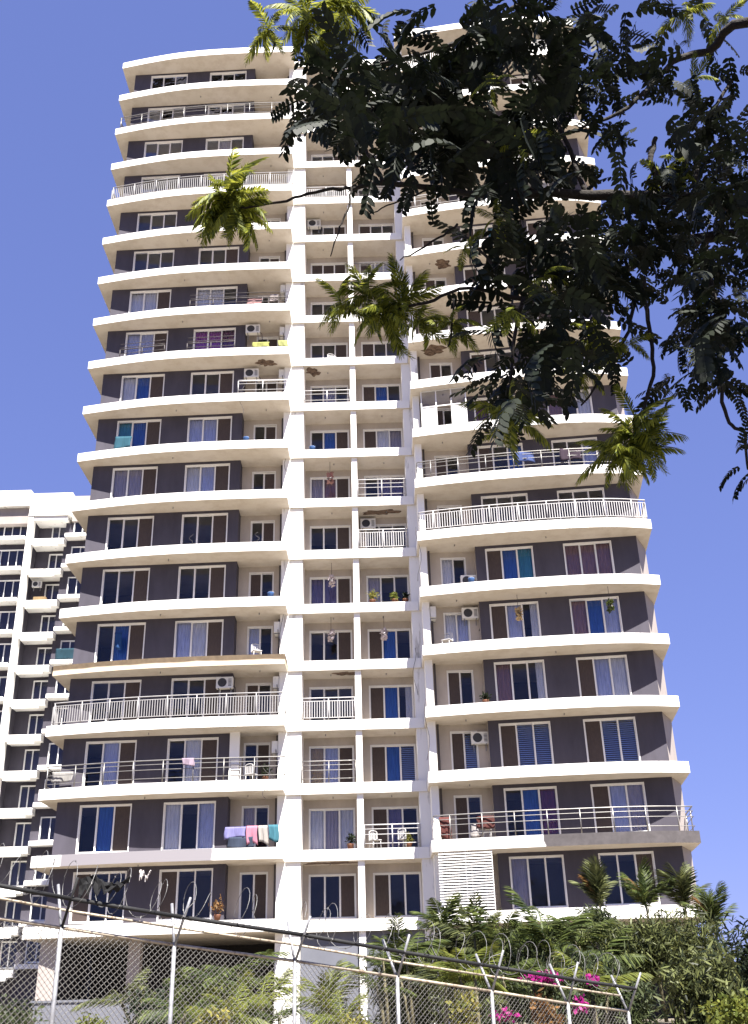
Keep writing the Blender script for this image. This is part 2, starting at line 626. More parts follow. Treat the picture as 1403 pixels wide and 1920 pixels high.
retr = MB().box(0, .2, 0, .72, 0, SH).mesh('wall', M['beige'])

LC = {17: ('wdd', 'ddd'), 16: ('ddd', 'dwd'), 15: ('ddd', 'dgd'), 14: ('ddd', 'ddd'), 13: ('ddd', 'ddb'), 12: ('ddd', 'ddb'),
      11: ('wwb', 'wwd'), 10: ('llb', 'ppP'), 9: ('wBb', 'ddb'), 8: ('tBb', 'llb'), 7: ('ggb', 'wlb'), 6: ('ddb', 'ddb'),
      5: ('ddb', 'ddb'), 4: ('dBb', 'lwb'), 3: ('ddb', 'ddb'), 2: ('dlb', 'dwb'), 1: ('dBb', 'wdl'), 0: ('bdd', 'bdd')}
CC = {17: ('ddb', 'bdd'), 16: ('ddd', 'bdd'), 15: ('ddb', 'bdd'), 14: ('ddd', 'ddd'), 13: ('ddb', 'bdd'), 12: ('bbb', 'bww'),
      11: ('ddb', 'bdd'), 10: ('ddb', 'bdd'), 9: ('dgd', 'bBd'), 8: ('dBb', 'bwg'), 7: ('grb', 'dvv'), 6: ('ddb', 'ddd'),
      5: ('vvb', 'gdd'), 4: ('ddb', 'bBd'), 3: ('ddd', 'bBh'), 2: ('clb', 'bBs'), 1: ('wgw', 'bvd'), 0: ('ddb', 'bdd')}
RC = {17: ('ddb', 'bdd'), 16: ('bwd', 'bdd'), 15: ('bdd', 'bdd'), 14: ('bdd', 'bdd'), 13: ('bdd', 'bwd'), 12: ('bdt', 'bdd'),
      11: ('bdd', 'bld'), 10: ('bdd', 'bdw'), 9: ('bdd', 'bdd'), 8: ('Pdt', 'rdw'), 7: ('bdB', 'ddl'), 6: ('ddd', 'ddd'),
      5: ('bBt', 'rrr'), 4: ('blh', 'rBl'), 3: ('rdh', 'blw'), 2: ('bss', 'bss'), 1: ('dBP', 'blg'), 0: ('gdd', 'ddb')}
DC = {17: ('db', 'bd'), 4: ('ld', 'wl'), 1: ('gd', 'bd'), 5: ('bd', 'wd'), 2: ('db', 'bs'), 3: ('bd', 'bd')}

for i in range(NF):
    z = zf(i)
    obj('wall', wl, tower, T(LA[0], LA[1], z), LR)
    for (a, b), c in zip(lwin, LC[i]):
        window(tower, T(LA[0] + a * math.cos(LR), LA[1] + a * math.sin(LR), z + WH0), LR, b - a, WH1 - WH0, c)
    obj('wall', ret, tower, T(-7.4, 49.44, z))
    obj('wall', wlb, tower, T(-7.2, 50.05, z))
    dc = DC.get(i, ('db', 'bd'))
    window(tower, T(-6.65, 50.05, z + .1), 0, 1.3, 2.1, dc[0], 'balcony_door')
    obj('wall', wcl, tower, T(-3.78, 50.7, z))
    window(tower, T(-3.51, 50.7, z + .12), 0, 2.21, 1.98, CC[i][0], 'balcony_door')
    obj('wall', wcr, tower, T(-.86, 50.7, z))
    window(tower, T(-.5, 50.7, z + .12), 0, 2.24, 1.98, CC[i][1], 'balcony_door')
    obj('wall', wrb, tower, T(2.62, 48.8, z))
    window(tower, T(3.34, 48.8, z + .1), 0, 1.3, 2.1, dc[1], 'balcony_door')
    obj('wall', retr, tower, T(5.1, 48.40, z))
    obj('wall', wr, tower, T(RA[0], RA[1], z), RR)
    for (a, b), c in zip(rwin, RC[i]):
        window(tower, T(RA[0] + a * math.cos(RR), RA[1] + a * math.sin(RR), z + WH0), RR, b - a, WH1 - WH0, c)

# soffit hooks and peeled patches of plaster
hook = MB().tube([(0, 0, -.09), (0, 0, .0)], [.032, .02], 6).mesh('ceiling_hook', M['galv'])
for i in range(1, NF + 1):
    for x, y in ((-6.0, 48.9), (-10.8, 48.7), (-2.4, 49.9), (.5, 49.9), (3.9, 47.8), (8.4, 47.1)):
        if rng.random() < .62:
            obj('ceiling_hook', hook, tower, T(x + rng.uniform(-.3, .3), y, zf(i, -ST)))


def patch(x, y, i, rx, ry, seed):
    r = random.Random(seed)
    n = 46
    p = []
    ph = [r.random() * 6.28 for _ in range(4)]
    for k in range(n):
        a = 2 * math.pi * k / n
        s = .85 + .2 * math.sin(2 * a + ph[0]) + .13 * math.sin(5 * a + ph[1]) + .08 * math.sin(9 * a + ph[2]) + r.uniform(-.05, .05)
        p.append((math.cos(a) * rx * s, math.sin(a) * ry * s))
    mb = MB(); mb.prism(p, -.014, -.004)
    o = obj('peeled_patch', mb.mesh('peeled_patch', M['patch']), tower, T(x, y, zf(i, -ST)))
    o['label'] = 'brown patch of fallen plaster on the soffit'


patch(-5.9, 48.75, 10, .55, .42, 1)
patch(-3.3, 49.8, 10, .45, .45, 2)
patch(-1.6, 49.8, 4, .6, .4, 3)
patch(-2.4, 49.95, 1, 1.2, .55, 4)
patch(3.6, 47.95, 10, .8, .5, 5)
patch(4.4, 47.9, 12, .6, .4, 6)
patch(.4, 50.0, 7, 1.0, .4, 7)


# ---- railings
def along(path, step):
    """evenly spaced points on a polyline"""
    P = [Vector((x, y, 0)) for x, y in path]
    seg = [(P[k + 1] - P[k]).length for k in range(len(P) - 1)]
    tot = sum(seg)
    n = max(1, int(round(tot / step)))
    out, k, acc = [], 0, 0.0
    for j in range(n + 1):
        d = tot * j / n
        while k < len(seg) - 1 and acc + seg[k] < d:
            acc += seg[k]; k += 1
        out.append(P[k] + (P[k + 1] - P[k]) * min(1, (d - acc) / seg[k]))
    return out


def railing(path, z, kind, h=1.05, m='whiterail'):
    o0 = Vector((path[0][0], path[0][1], 0))
    mb = MB()
    pts = along(path, .35)
    P = [p - o0 for p in pts]
    up = lambda hh: [p + Vector((0, 0, hh)) for p in P]
    mb.tube(up(h), .030, 6)
    posts = [p - o0 for p in along(path, 1.45)]
    for p in posts:
        mb.tube([p, p + Vector((0, 0, h))], .028, 6)
    if kind == 'bars':
        mb.tube(up(.14), .022, 5); mb.tube(up(h - .16), .022, 5)
    else:
        for hh in (.22, .62, .86):
            mb.tube(up(hh), .017, 5)
    r = obj('railing', mb.mesh('railing', M[m], True), tower, T(o0.x, o0.y, z))
    if kind == 'bars':
        b = MB()
        for p in along(path, .125):
            q = p - o0
            b.box(q.x - .016, q.x + .016, q.y - .016, q.y + .016, .14, h - .15)
        tag(obj('baluster_row', b.mesh('baluster_row', M[m]), r), kind='stuff')
    return r


def inset(path, d):
    return [(x, y + d) for x, y in path]


Lpath = [(-15.85, 50.3)] + [(x + .06, y + .1) for x, y in LFD] + []
Lpath[1] = (-15.85, 49.0)
Rpath = [(2.3, 48.0), (2.3, 47.3)] + [(x, y + .1) for x, y in RFD[1:-1]] + [(13.62, 46.5), (13.9, 48.6)]
railing(Lpath, zf(16), 'rails', 1.0, 'steel')
railing(Lpath, zf(14), 'bars', 1.05, 'greyrail')
railing(Lpath, zf(3), 'bars', 1.12, 'greyrail')
railing(Lpath, zf(2), 'rails', 1.05, 'steel')
railing(Rpath, zf(7), 'rails', 1.0, 'steel')
railing(Rpath, zf(6), 'bars', 1.1)
railing(Rpath, zf(1), 'rails', 1.05, 'steel')
railing(Rpath, zf(17), 'bars', .9)
railing(Rpath[:12], zf(13), 'rails', 1.0)
cl, cr_ = [(-3.76, 49.24), (-1.18, 49.24)], [(-.84, 49.24), (1.74, 49.24)]
railing(cl, zf(3), 'bars', 1.12)
railing(cl, zf(2), 'rails', 1.05, 'steel')
railing(cl, zf(9), 'rails', .85)
railing(cl, zf(14), 'bars', .9)
railing(cr_, zf(6), 'bars', 1.12)
railing(cr_, zf(1), 'rails', 1.05, 'whiterail')
railing(cr_, zf(7), 'rails', 1.1, 'whiterail')
railing(cr_, zf(12), 'rails', .8, 'pipe')
railing(cr_, zf(14), 'rails', .8, 'pipe')
railing([(-7.3, 47.98), (-4.6, 48.0)], zf(9), 'rails', .8)
railing([(-7.6, 47.98), (-4.6, 48.0)], zf(11), 'rails', .5, 'pipe')
railing([(-10.3, 48.1), (-7.6, 47.98)], zf(11), 'rails', .5, 'pipe')
railing([(-14.2, 48.55), (-11.6, 48.2)], zf(10), 'rails', .5, 'pipe')
railing([(-10.3, 48.1), (-7.6, 47.98)], zf(10), 'rails', .5, 'pipe')

# loose cables hanging between balconies
for k, (x, y, i, dx, dz) in enumerate(((-4.8, 49.2, 5, .1, 3.2), (-4.62, 49.2, 8, .2, 2.6), (-7.1, 48.0, 9, .15, 2.0), (2.2, 47.6, 3, .1, 2.9), (2.21, 47.7, 6, .12, 3.0),
                                      (-5.2, 47.85, 2, .25, 1.4), (-3.85, 49.1, 10, .08, 3.4), (1.8, 49.1, 4, .1, 2.4), (-9.4, 47.92, 6, .1, .5), (-6.0, 47.84, 6, .12, .5))):
    P = [(dx * math.sin(q * .9 + k), -.012 - .02 * math.sin(q), -dz * q / 8) for q in range(9)]
    obj('cable', MB().tube(P, .011, 4).mesh('cable', M['pipe'], True), tower, T(x, y, zf(i, .5)))

# white louvre screen on the lowest right balcony
M['louvre'] = mat('white_louvre_paint', (.74, .73, .71), .5, .1, 4)
scr = obj('louvre_screen', MB().box(0, .05, 0, .05, 0, 2.44).box(1.16, 1.21, 0, .05, 0, 2.44).box(2.3, 2.35, 0, .05, 0, 2.44).mesh('louvre_screen', M['louvre']),
          tower, T(2.42, 47.22, zf(0, .03)), wall_line(RFD[1], RFD[9])[1])
sl = MB()
sl.v = [(0, -.03, 0), (2.35, -.03, 0), (2.35, .045, .055), (0, .045, .055), (0, -.03, -.02), (2.35, -.03, -.02), (2.35, .045, .035), (0, .045, .035)]
sl.f = [(0, 1, 2, 3), (7, 6, 5, 4), (0, 4, 5, 1), (3, 2, 6, 7), (0, 3, 7, 4), (1, 5, 6, 2)]; sl.m = [0] * 6
slm = sl.mesh('slat', M['louvre'])
for k in range(21):
    obj('slat', slm, scr, (0, -.03, .08 + k * .114))

# glazed-in balcony on the right wing, white panels below
enc = MB()
for x in (0, .8, 1.62, 2.4):
    enc.box(x, x + .06, 0, .06, 0, SH)
for z in (0, 1.45, SH - .07):
    enc.box(.06, 2.4, .006, .054, z, z + .06)
enc_o = obj('balcony_enclosure', enc.mesh('balcony_enclosure', M['frame']), tower, T(2.68, 47.5, zf(8)), -.17)
for k, x in enumerate((.06, .86, 1.68)):
    obj('pane', pane_mesh(.72, .88), enc_o, (x + .01, .025, 1.53))
    if k != 1:
        obj('panel', pane_mesh(.72, 1.36), enc_o, (x + .01, .028, .08), 0, M['whiterail'])
# white rack leaning on the second-storey balcony wall, as a thing of its own
rk = MB()
rk.box(0, .05, 0, .05, 0, 1.25).box(.5, .55, 0, .05, 0, 1.25)
for k in range(5):
    rk.box(.05, .5, .01, .04, .2 + k * .24, .25 + k * .24)
tag(obj('rack', rk.mesh('rack', M['whiterail']), None, (-7.15, 48.95, zf(2, .004))), 'white ladder-like rack beside the door behind the lower left steel rails', 'rack')
tbox('wall', -7.19, -6.72, 49.0, 49.2, zf(2, .002), zf(3, -ST - .002), M['white'])

# stilt storey
tbox('column', -15.3, -14.55, 49.3, 50.0, 1.0, zf(0, -ST), M['pale_side'])
tbox('column', -11.55, -11.0, 50.0, 50.6, 1.0, zf(0, -ST), M['pale_side'])
for x in (4.2, 8.6, 12.6):
    tbox('column', x, x + .7, 47.6, 48.3, 1.0, zf(0, -ST), M['pale_side'])
tbox('ground_storey_wall', -15.0, 14.0, 57.0, 57.3, 1.0, zf(0, -ST), M['stilt'])
tbox('ground_storey_wall', -3.76, 1.74, 49.5, 49.8, 1.0, zf(0, -ST), M['blue_grey'])
tbox('ground_storey_wall', 2.7, 13.6, 50.0, 50.3, 1.0, zf(0, -ST), M['stilt'])

# ------------------------------------------------------------------ things on the balconies
acm = MB()
acm.box(0, .82, 0, .28, 0, .56)
ac_body = acm.mesh('ac_body', M['ac'])
gr = MB()
n = 20
gr.prism([(.30 + .22 * math.cos(2 * math.pi * k / n), .28 + .22 * math.sin(2 * math.pi * k / n)) for k in range(n)], 0, .01)
gr.v = [(x, -z - .001, y) for x, y, z in gr.v]
ac_fan = gr.mesh('fan_grille', M['acdark'])
ac_vent = MB()
for k in range(6):
    ac_vent.box(.60, .76, -.006, .004, .1 + k * .065, .13 + k * .065)
ac_ventm = ac_vent.mesh('vent', M['acdark'])
ac_brk = MB().box(0, .04, 0, .3, -.04, 0).box(0, .04, .262, .302, -.3, -.039).mesh('bracket', M['galv'])


def ac(x, y, i, dz, label, rz=0.0, z=None):
    t = thing('air_conditioner', label, 'air conditioner', (x, y, zf(i, dz) if z is None else z), 'air conditioner units on the facades', rz)
    hz = rng.uniform(.5, 1.1)
    obj('hose', MB().tube([(.8, .2, .15), (.92, .22, .05), (.95, .25, -hz * .4), (.9 + rng.uniform(-.1, .1), .26, -hz)], .022, 5).mesh('hose', M['pipe'], True), t)
    obj('casing', ac_body, t); obj('fan_grille', ac_fan, t); obj('vent', ac_ventm, t); obj('bracket', ac_brk, t, (.1, 0, -.002)); obj('bracket', ac_brk, t, (.68, 0, -.002))
    return t


ac(-7.95, 48.88, 3, 1.65, 'air conditioner on grey wall above the white baluster railing of the left wing', LR)
ac(-5.2, 50.0, 3, 1.7, 'air conditioner high in the left balcony behind the white baluster railing', -math.pi / 2)
ac(-5.2, 50.0, 2, 1.5, 'air conditioner in the left balcony behind the steel rails of the lower left wing', -math.pi / 2)
ac(-5.2, 50.0, 4, 1.55, 'air conditioner in the balcony above the weathered brown slab', -math.pi / 2)
ac(-5.2, 50.0, 10, 1.7, 'air conditioner beside the pillar, on the balcony right of the violet curtains', -math.pi / 2)
ac(-7.15, 48.95, 10, 1.75, 'air conditioner at wall corner just right of the violet curtains')
ac(-7.15, 48.95, 9, 1.7, 'air conditioner beside the brown round patch of fallen plaster, left wing')
ac(-5.2, 50.0, 9, 1.75, 'air conditioner beside the pillar, right of the round patch of fallen plaster', -math.pi / 2)
ac(-5.2, 50.0, 11, 1.75, 'air conditioner beside the pillar, one floor above the violet curtains', -math.pi / 2)
ac(-.75, 50.36, 6, 1.75, 'air conditioner above the white balusters in the middle bay')
ac(-3.7, 50.36, 13, 1.75, 'air conditioner in the upper left corner of a middle bay near the bare twig')
ac(2.93, 47.98, 4, 1.7, 'air conditioner in the left corner of the fifth right balcony, beside the shaded pilaster', math.pi / 2)
ac(4.25, 48.42, 4, 1.75, 'air conditioner at the wall corner of the fifth right balcony')
ac(4.3, 48.42, 2, 1.5, 'air conditioner at wall corner of right balcony beside the blue blinds')
ac(4.3, 48.42, 5, .5, 'low air conditioner at the wall corner of a right balcony near teal curtain')
ac(4.2, 48.42, 8, .3, 'air conditioner standing low on a right balcony under the tree')


def sheet(nm, w, h, m, seed):
    r = random.Random(seed)
    V, F = [], []
    n, q = 10, 6
    for b in range(q + 1):
        for a in range(n + 1):
            u, v = a / n, b / q
            yy = .05 * math.sin(u * 9 + seed + v) * v + .02 * math.sin(23 * u + seed) * v
            zz = -v * h * (1 + .12 * math.sin(3.2 * u + seed))
            V.append((u * w + .03 * math.sin(4 * v + seed), yy, zz))
    for b in range(q):
        for a in range(n):
            k = b * (n + 1) + a
            F.append((k, k + 1, k + n + 2, k + n + 1))
    me = bpy.data.meshes.new(nm); me.from_pydata(V, [], F); me.materials.append(m)
    me.polygons.foreach_set('use_smooth', [True] * len(F)); me.update()
    return me


def laundry(x, y, i, dz, w, h, col, label, seed=1):
    m = cloth('cloth_%d' % seed, tuple(c ** 1.25 * .5 for c in col), .3)
    o = obj('cloth', sheet('cloth', w, h, m, seed), None, (x, y, zf(i, dz)))
    md = o.modifiers.new('thickness', 'SOLIDIFY'); md.thickness = .012
    return tag(o, label, 'laundry', 'washing hung on the balconies')


laundry(-7.15, 48.15, 1, .95, .95, .5, (.42, .40, .72), 'lavender cloth drying at the left end of the lowest washing line', 21)
laundry(-6.15, 48.13, 1, .98, .5, .85, (.78, .38, .50), 'pink cloth drying on the lowest left balcony', 22)
laundry(-5.6, 48.13, 1, .98, .42, .8, (.70, .66, .62), 'white cloth between pink and teal washing on the lowest left balcony', 23)
laundry(-5.15, 48.13, 1, 1.0, .45, .7, (.12, .34, .42), 'teal cloth at the right end of the lowest washing line', 24)
laundry(-7.0, 48.12, 1, .5, 1.2, .45, (.10, .13, .20), 'dark cloth under the lavender washing on the lowest left balcony', 25)
laundry(-7.0, 48.08, 11, .5, .9, .42, (.72, .45, .45), 'pinkish cloth hung on the rail above the violet-curtained floor', 26)
laundry(-5.7, 48.08, 11, .75, .5, .5, (.7, .62, .6), 'pale cloth by the pillar above the violet-curtained floor', 27)
laundry(-6.6, 48.05, 10, .42, .95, .36, (.62, .64, .22), 'yellow cloth over the slab edge right of the violet curtains', 28)
laundry(-5.15, 48.05, 10, .5, .55, .45, (.66, .68, .30), 'yellow-green cloth hung against the white pillar', 29)
laundry(2.55, 47.35, 1, 1.0, .5, .95, (.26, .09, .08), 'red cloth over the left end of the lowest right steel railing', 30)
laundry(4.15, 47.0, 1, .95, .8, .5, (.24, .09, .08), 'red and brown cloth on the lowest right balcony', 31)
laundry(3.9, 47.1, 1, .62, .6, .5, (.72, .68, .66), 'white cloth below the brown one on the lowest right balcony', 32)
laundry(-14.1, 48.9, 8, 1.0, .9, .75, (.06, .22, .30), 'teal towel hung below a left-wing window', 33)
laundry(9.6, 46.25, 7, 1.02, 1.1, .7, (.10, .06, .10), 'dark cloth thrown over the upper right steel railing', 34)
laundry(7.4, 46.42, 7, .98, .9, .6, (.14, .20, .45), 'blue cloth on the upper right steel railing', 35)
laundry(-9.2, 47.92, 2, 1.07, .55, .35, (.62, .50, .60), 'pale mauve rag on the lower left steel railing', 36)
laundry(-13.2, 49.15, 4, 1.75, .36, .8, (.05, .18, .45), 'bright blue cloth hung in the window above the brown slab', 37)
laundry(-15.6, 49.15, 2, .85, 1.0, .45, (.6, .58, .56), 'pale sheet on the left corner of the lower left steel railing', 38)


def hanging(x, y, i, cols, label, nm='hanging_planter'):
    t = thing(nm, label, 'hanging ornament', (x, y, zf(i, 1.35)), 'ornaments hung from the balcony ceilings')
    obj('cord', MB().tube([(0, 0, .35), (0, 0, 1.14)], .012, 5).mesh('cord', M['pipe']), t)
    r = random.Random(int(x * 100) + i)
    V, F = [], []
    for k in range(90):
        a, b, rr = r.random() * 6.28, r.uniform(-1, 1), r.uniform(.06, .17)
        c = Vector((math.cos(a) * rr, math.sin(a) * rr, b * .3 + .15))
        d = Vector((r.uniform(-1, 1), r.uniform(-1, 1), r.uniform(-1, .4))).normalized() * .1
        e = d.cross(Vector((r.random(), r.random(), 1))).normalized() * .05
        q = len(V)
        V += [tuple(c - d), tuple(c + e), tuple(c + d), tuple(c - e)]; F.append((q, q + 1, q + 2, q + 3))
    obj('strands', np_mesh('strands', V, F, cols), t)
    obj('bowl', MB().tube([(0, 0, -.02), (0, 0, .03), (0, 0, .14)], [.05, .11, .15], 12).mesh('bowl', M['pipe'], True), t)


hanging(-2.3, 49.75, 5, CURT['g'], 'pale ornament hung in the left middle bay, sixth floor')
hanging(-2.35, 49.75, 4, CURT['g'], 'pale lamp hung in the left middle bay, one floor below a similar one')
hanging(.35, 49.8, 4, CURT['g'], 'pale lamp hung in the right middle bay')
hanging(-2.35, 49.7, 7, CURT['r'], 'red ornament hung in a left middle bay', 'hanging_lantern')
hanging(6.9, 47.3, 4, CURT['c'], 'small tan ornament hung before the right-wing windows')
hanging(11.2, 46.5, 4, M['palm'], 'green hanging plant at the right wing slab edge')


def leaf_ball(c, r, n, ll, lw, seed, flat=.8, droop=.2):
    """random oval leaves in an ellipsoid volume, as arrays"""
    g_ = np.random.default_rng(seed)
    c = np.asarray(c, float); r = np.asarray(r, float)
    p = g_.normal(size=(n, 3)); p /= np.linalg.norm(p, axis=1)[:, None]
    rad = g_.random(n) ** .45
    # lumpy outline
    lump = .78 + .22 * np.sin(p[:, 0] * 5 + seed) * np.sin(p[:, 1] * 4 + 2 * seed) + .18 * np.sin(p[:, 2] * 7 + seed * 3)
    pos = c + p * (rad * lump)[:, None] * r
    d = g_.normal(size=(n, 3)); d[:, 2] -= droop; d /= np.linalg.norm(d, axis=1)[:, None]
    nn = g_.normal(size=(n, 3)); nn[:, 2] += flat
    e = np.cross(d, nn); e /= np.linalg.norm(e, axis=1)[:, None] + 1e-9
    s = g_.uniform(.6, 1.25, n)[:, None]
    a, b = d * ll * s, e * lw * s * .5
    V = np.stack([pos, pos + a * .35 + b, pos + a * .75 + b * .75, pos + a, pos + a * .75 - b * .75, pos + a * .35 - b], 1).reshape(-1, 3)
    F = np.arange(n * 6).reshape(n, 6)
    return V, F


pot = MB().tube([(0, 0, 0), (0, 0, .22), (0, 0, .26)], [.11, .16, .165], 12).mesh('pot', mat('clay_pot', (.16, .065, .035), .8, .2, 6), True)


def potted(x, y, i, label, sz=.35, m='palm'):
    t = thing('potted_plant', label, 'potted plant', (x, y, zf(i, .002)), 'potted plants on the balconies')
    obj('pot', pot, t)
    V, F = leaf_ball((0, 0, .28 + sz * .6), (sz * .8, sz * .8, sz), 130, .16, .06, int(abs(x) * 37) + i)
    obj('foliage', np_mesh('foliage', V, F, M[m]), t)


potted(-.2, 49.5, 5, 'leafy pot plant left of its twin on the middle bay ledge', .4, 'shrub_yellow')
potted(.95, 49.5, 5, 'smaller bright pot plant right on the middle bay ledge', .3, 'palm_yellow')
potted(1.5, 49.5, 5, 'dark low pot plant at the right end of the middle bay ledge', .22, 'shrub_dark')
potted(-7.35, 48.3, 0, 'reddish pot plant on the lowest left slab behind the razor wire', .5, 'croton')
potted(-1.5, 49.5, 1, 'dark pot plant by the middle pillar on the second storey', .35, 'shrub_dark')
potted(-5.4, 48.6, 2, 'dark pot plant behind the lower left steel railing', .45, 'shrub_dark')
potted(1.2, 49.6, 1, 'yellowish pot plant behind rails of the middle bay, second storey', .3, 'shrub_yellow')
potted(5.0, 47.3, 3, 'small dark pot plant at the wall corner of the fourth right balcony', .25, 'shrub_dark')

chair_leg = [MB().tube([(x, y, 0), (x * .9, y * .9, .42)], .018, 6).mesh('leg', M['whiterail'], True) for x in (-.2, .2) for y in (-.2, .2)]
chair_seat = MB().box(-.22, .22, -.22, .22, .42, .455).mesh('seat', M['whiterail'])
cb = MB()
for k in range(5):
    cb.box(-.19 + k * .085, -.15 + k * .085, .19, .215, .456, .80)
arch = [(.21 * math.cos(math.pi * q / 10), .2, .80 + .09 * math.sin(math.pi * q / 10)) for q in range(11)]
cb.tube([(.21, .2, .44)] + arch + [(-.21, .2, .44)], .022, 6)
chair_back = cb.mesh('backrest', M['whiterail'])


def chair(x, y, i, rz, label):
    t = thing('plastic_chair', label, 'chair', (x, y, zf(i, .003)), 'plastic chairs on the balconies', rz)
    for lm in chair_leg: obj('leg', lm, t)
    obj('seat', chair_seat, t); obj('backrest', chair_back, t)


chair(1.0, 49.75, 1, 2.6, 'pale plastic chair behind the rails of the right middle bay, second storey')
chair(-.35, 49.8, 1, .5, 'pale plastic chair at the left of the right middle bay, second storey')
chair(4.6, 47.4, 1, 2.9, 'pale plastic chair behind the lowest right steel railing')
chair(-6.1, 48.9, 2, 2.7, 'pale plastic chair in the balcony behind the lower left steel railing')
chair(-6.0, 48.8, 4, .4, 'pale plastic chair on the balcony above the weathered brown slab')
chair(3.4, 47.9, 4, -.5, 'pale plastic chair on the fifth right balcony')
chair(-2.2, 49.9, 10, .3, 'pale plastic chair in a left middle bay')
bucket = MB().tube([(0, 0, 0), (0, 0, .3), (0, 0, .33)], [.12, .16, .17], 12).mesh('bucket', cloth('blue_plastic', (.05, .12, .30)), True)
bail = MB().tube([(.165 * math.cos(math.pi * q / 8), 0, .32 + .1 * math.sin(math.pi * q / 8)) for q in range(9)], .008, 5).mesh('handle', M['galv'], True)
for x, y, i, lab in ((-5.3, 48.3, 5, 'blue bucket on the left balcony two floors above the white baluster railing'), (4.7, 47.1, 5, 'blue bucket on the right balcony under the white balusters'),
                     (-6.8, 48.25, 8, 'blue bucket on the left balcony level with the teal towel'), (-3.3, 49.45, 8, 'blue bucket in a left middle bay')):
    t = thing('bucket', lab, 'bucket', (x, y, zf(i, .003)), 'buckets on the balconies')
    obj('tub', bucket, t); obj('handle', bail, t)

# ------------------------------------------------------------------ neighbouring block on the left
BB = Vector((-31, 85, 1.0))
block = thing('apartment_block', 'lower white apartment block with stepped balconies behind the tower, at left', 'building', BB)


def bpart(name, x0, x1, y0, y1, z0, z1, m):
    mb = MB(); mb.box(0, x1 - x0, 0, y1 - y0, 0, z1 - z0)
    return obj(name, mb.mesh(name, M[m]), block, (x0 - BB.x, y0 - BB.y, z0 - BB.z))


bz = lambda j: Z0 + 35.76 - 3.0 * j
bpart('pillar', -31.75, -31.28, 85.02, 85.7, 1.0, Z0 + 37.98, 'white')
bpart('wall', -31.7, -31.3, 85.7, 87.5, 1.0, Z0 + 37.9, 'grey')
bpart('wall', -48, -31.75, 86.1, 86.3, 1.0, Z0 + 37.4, 'grey')
bpart('wall', -31.3, -28.5, 86.9, 87.1, 1.0, Z0 + 37.6, 'grey')
bpart('wall', -28.5, -28.3, 85.9, 86.9, 1.0, Z0 + 37.6, 'grey')
bpart('wall', -28.3, -21.0, 85.9, 86.1, 1.0, Z0 + 37.6, 'grey')
bpart('parapet', -48, -31.76, 84.8, 97, Z0 + 39.0, Z0 + 40.6, 'white')
bpart('parapet', -48, -31.8, 85.3, 96.5, Z0 + 37.4, Z0 + 38.99, 'pale_side')
bpart('parapet', -31.74, -27.9, 84.95, 97, Z0 + 38.0, Z0 + 40.3, 'white')
bpart('parapet', -27.88, -21.0, 85.5, 97, Z0 + 37.6, Z0 + 40.2, 'pale_side')
bpart('balcony_hood', -31.25, -28.2, 85.1, 86.85, Z0 + 37.62, Z0 + 37.98, 'white')
bledge_a = MB().box(0, 3.0, 0, 1.75, 0, .55).mesh('balcony_slab', [M['white']])
bledge_a2 = MB().box(0, 2.2, 0, .3, 0, .26).mesh('balcony_slab', [M['white']])
bledge_b = MB().box(0, 4.6, 0, 1.15, 0, .34).mesh('balcony_slab', [M['white']])
bledge_s = MB().box(0, 16.1, 0, 1.25, 0, .34).mesh('balcony_slab', [M['white']])
for j in range(13):
    z = bz(j) - BB.z
    obj('balcony_slab', bledge_a, block, (-31.27 - BB.x, 85.12 - BB.y, z - .55))
    obj('balcony_slab', bledge_a2, block, (-31.0 - BB.x, 85.0 - BB.y, z - .78))
    obj('balcony_slab', bledge_b, block, (-28.2 - BB.x, 84.85 - BB.y, z + .02))
    obj('balcony_slab', bledge_s, block, (-47.95 - BB.x, 84.9 - BB.y, z - .1))
    window(block, (-30.0 - BB.x, 86.68 - BB.y, z + .15), 0, 1.3, 1.95, 'dd')
    window(block, (-27.7 - BB.x, 85.68 - BB.y, z + .45), 0, 1.6, 1.9, 'dd')
    window(block, (-25.4 - BB.x, 85.68 - BB.y, z + .45), 0, 1.6, 1.9, 'dd')
    window(block, (-35.0 - BB.x, 85.88 - BB.y, z + .3), 0, 3.1, 2.0, 'dddd')
    window(block, (-38.9 - BB.x, 85.88 - BB.y, z + .3), 0, 3.1, 2.0, 'dddd')
ac(-30.9, 85.7, 0, 0, 'air conditioner on the white pillar of the lower block at left', 0, bz(2) + 1.5)
b = obj('cardboard_box', MB().box(0, 1.1, 0, .5, 0, .5).box(.05, 1.05, -.004, .0, .2, .24).mesh('cardboard_box', mat('tan_board', (.22, .15, .075), .9, .2, 4)), None, (-30.6, 85.6, bz(2) + .01))
tag(b, 'tan box on a balcony of the lower block at left', 'box')
laundry(-27.9, 85.3, 0, 0, 1.9, 1.1, (.03, .12, .17), 'dark teal cloth over a window of the lower block at left', 41).location.z = bz(4) + 1.5

# low grey wall of the terrace, in front of the stilt storey
p0, p1 = at(60, 1878, 41), at(252, 1876, 41)
w_ = MB().box(0, p1.x - p0.x, 0, .25, 0, p1.z - 1.0).box(-.05, p1.x - p0.x + .05, -.05, .3, p1.z - 1.0, p1.z - .92).mesh('terrace_wall', M['blue_grey'])
tag(obj('terrace_wall', w_, None, (p0.x, 41, .99)), 'low plain grey wall behind the fence at left', 'wall')

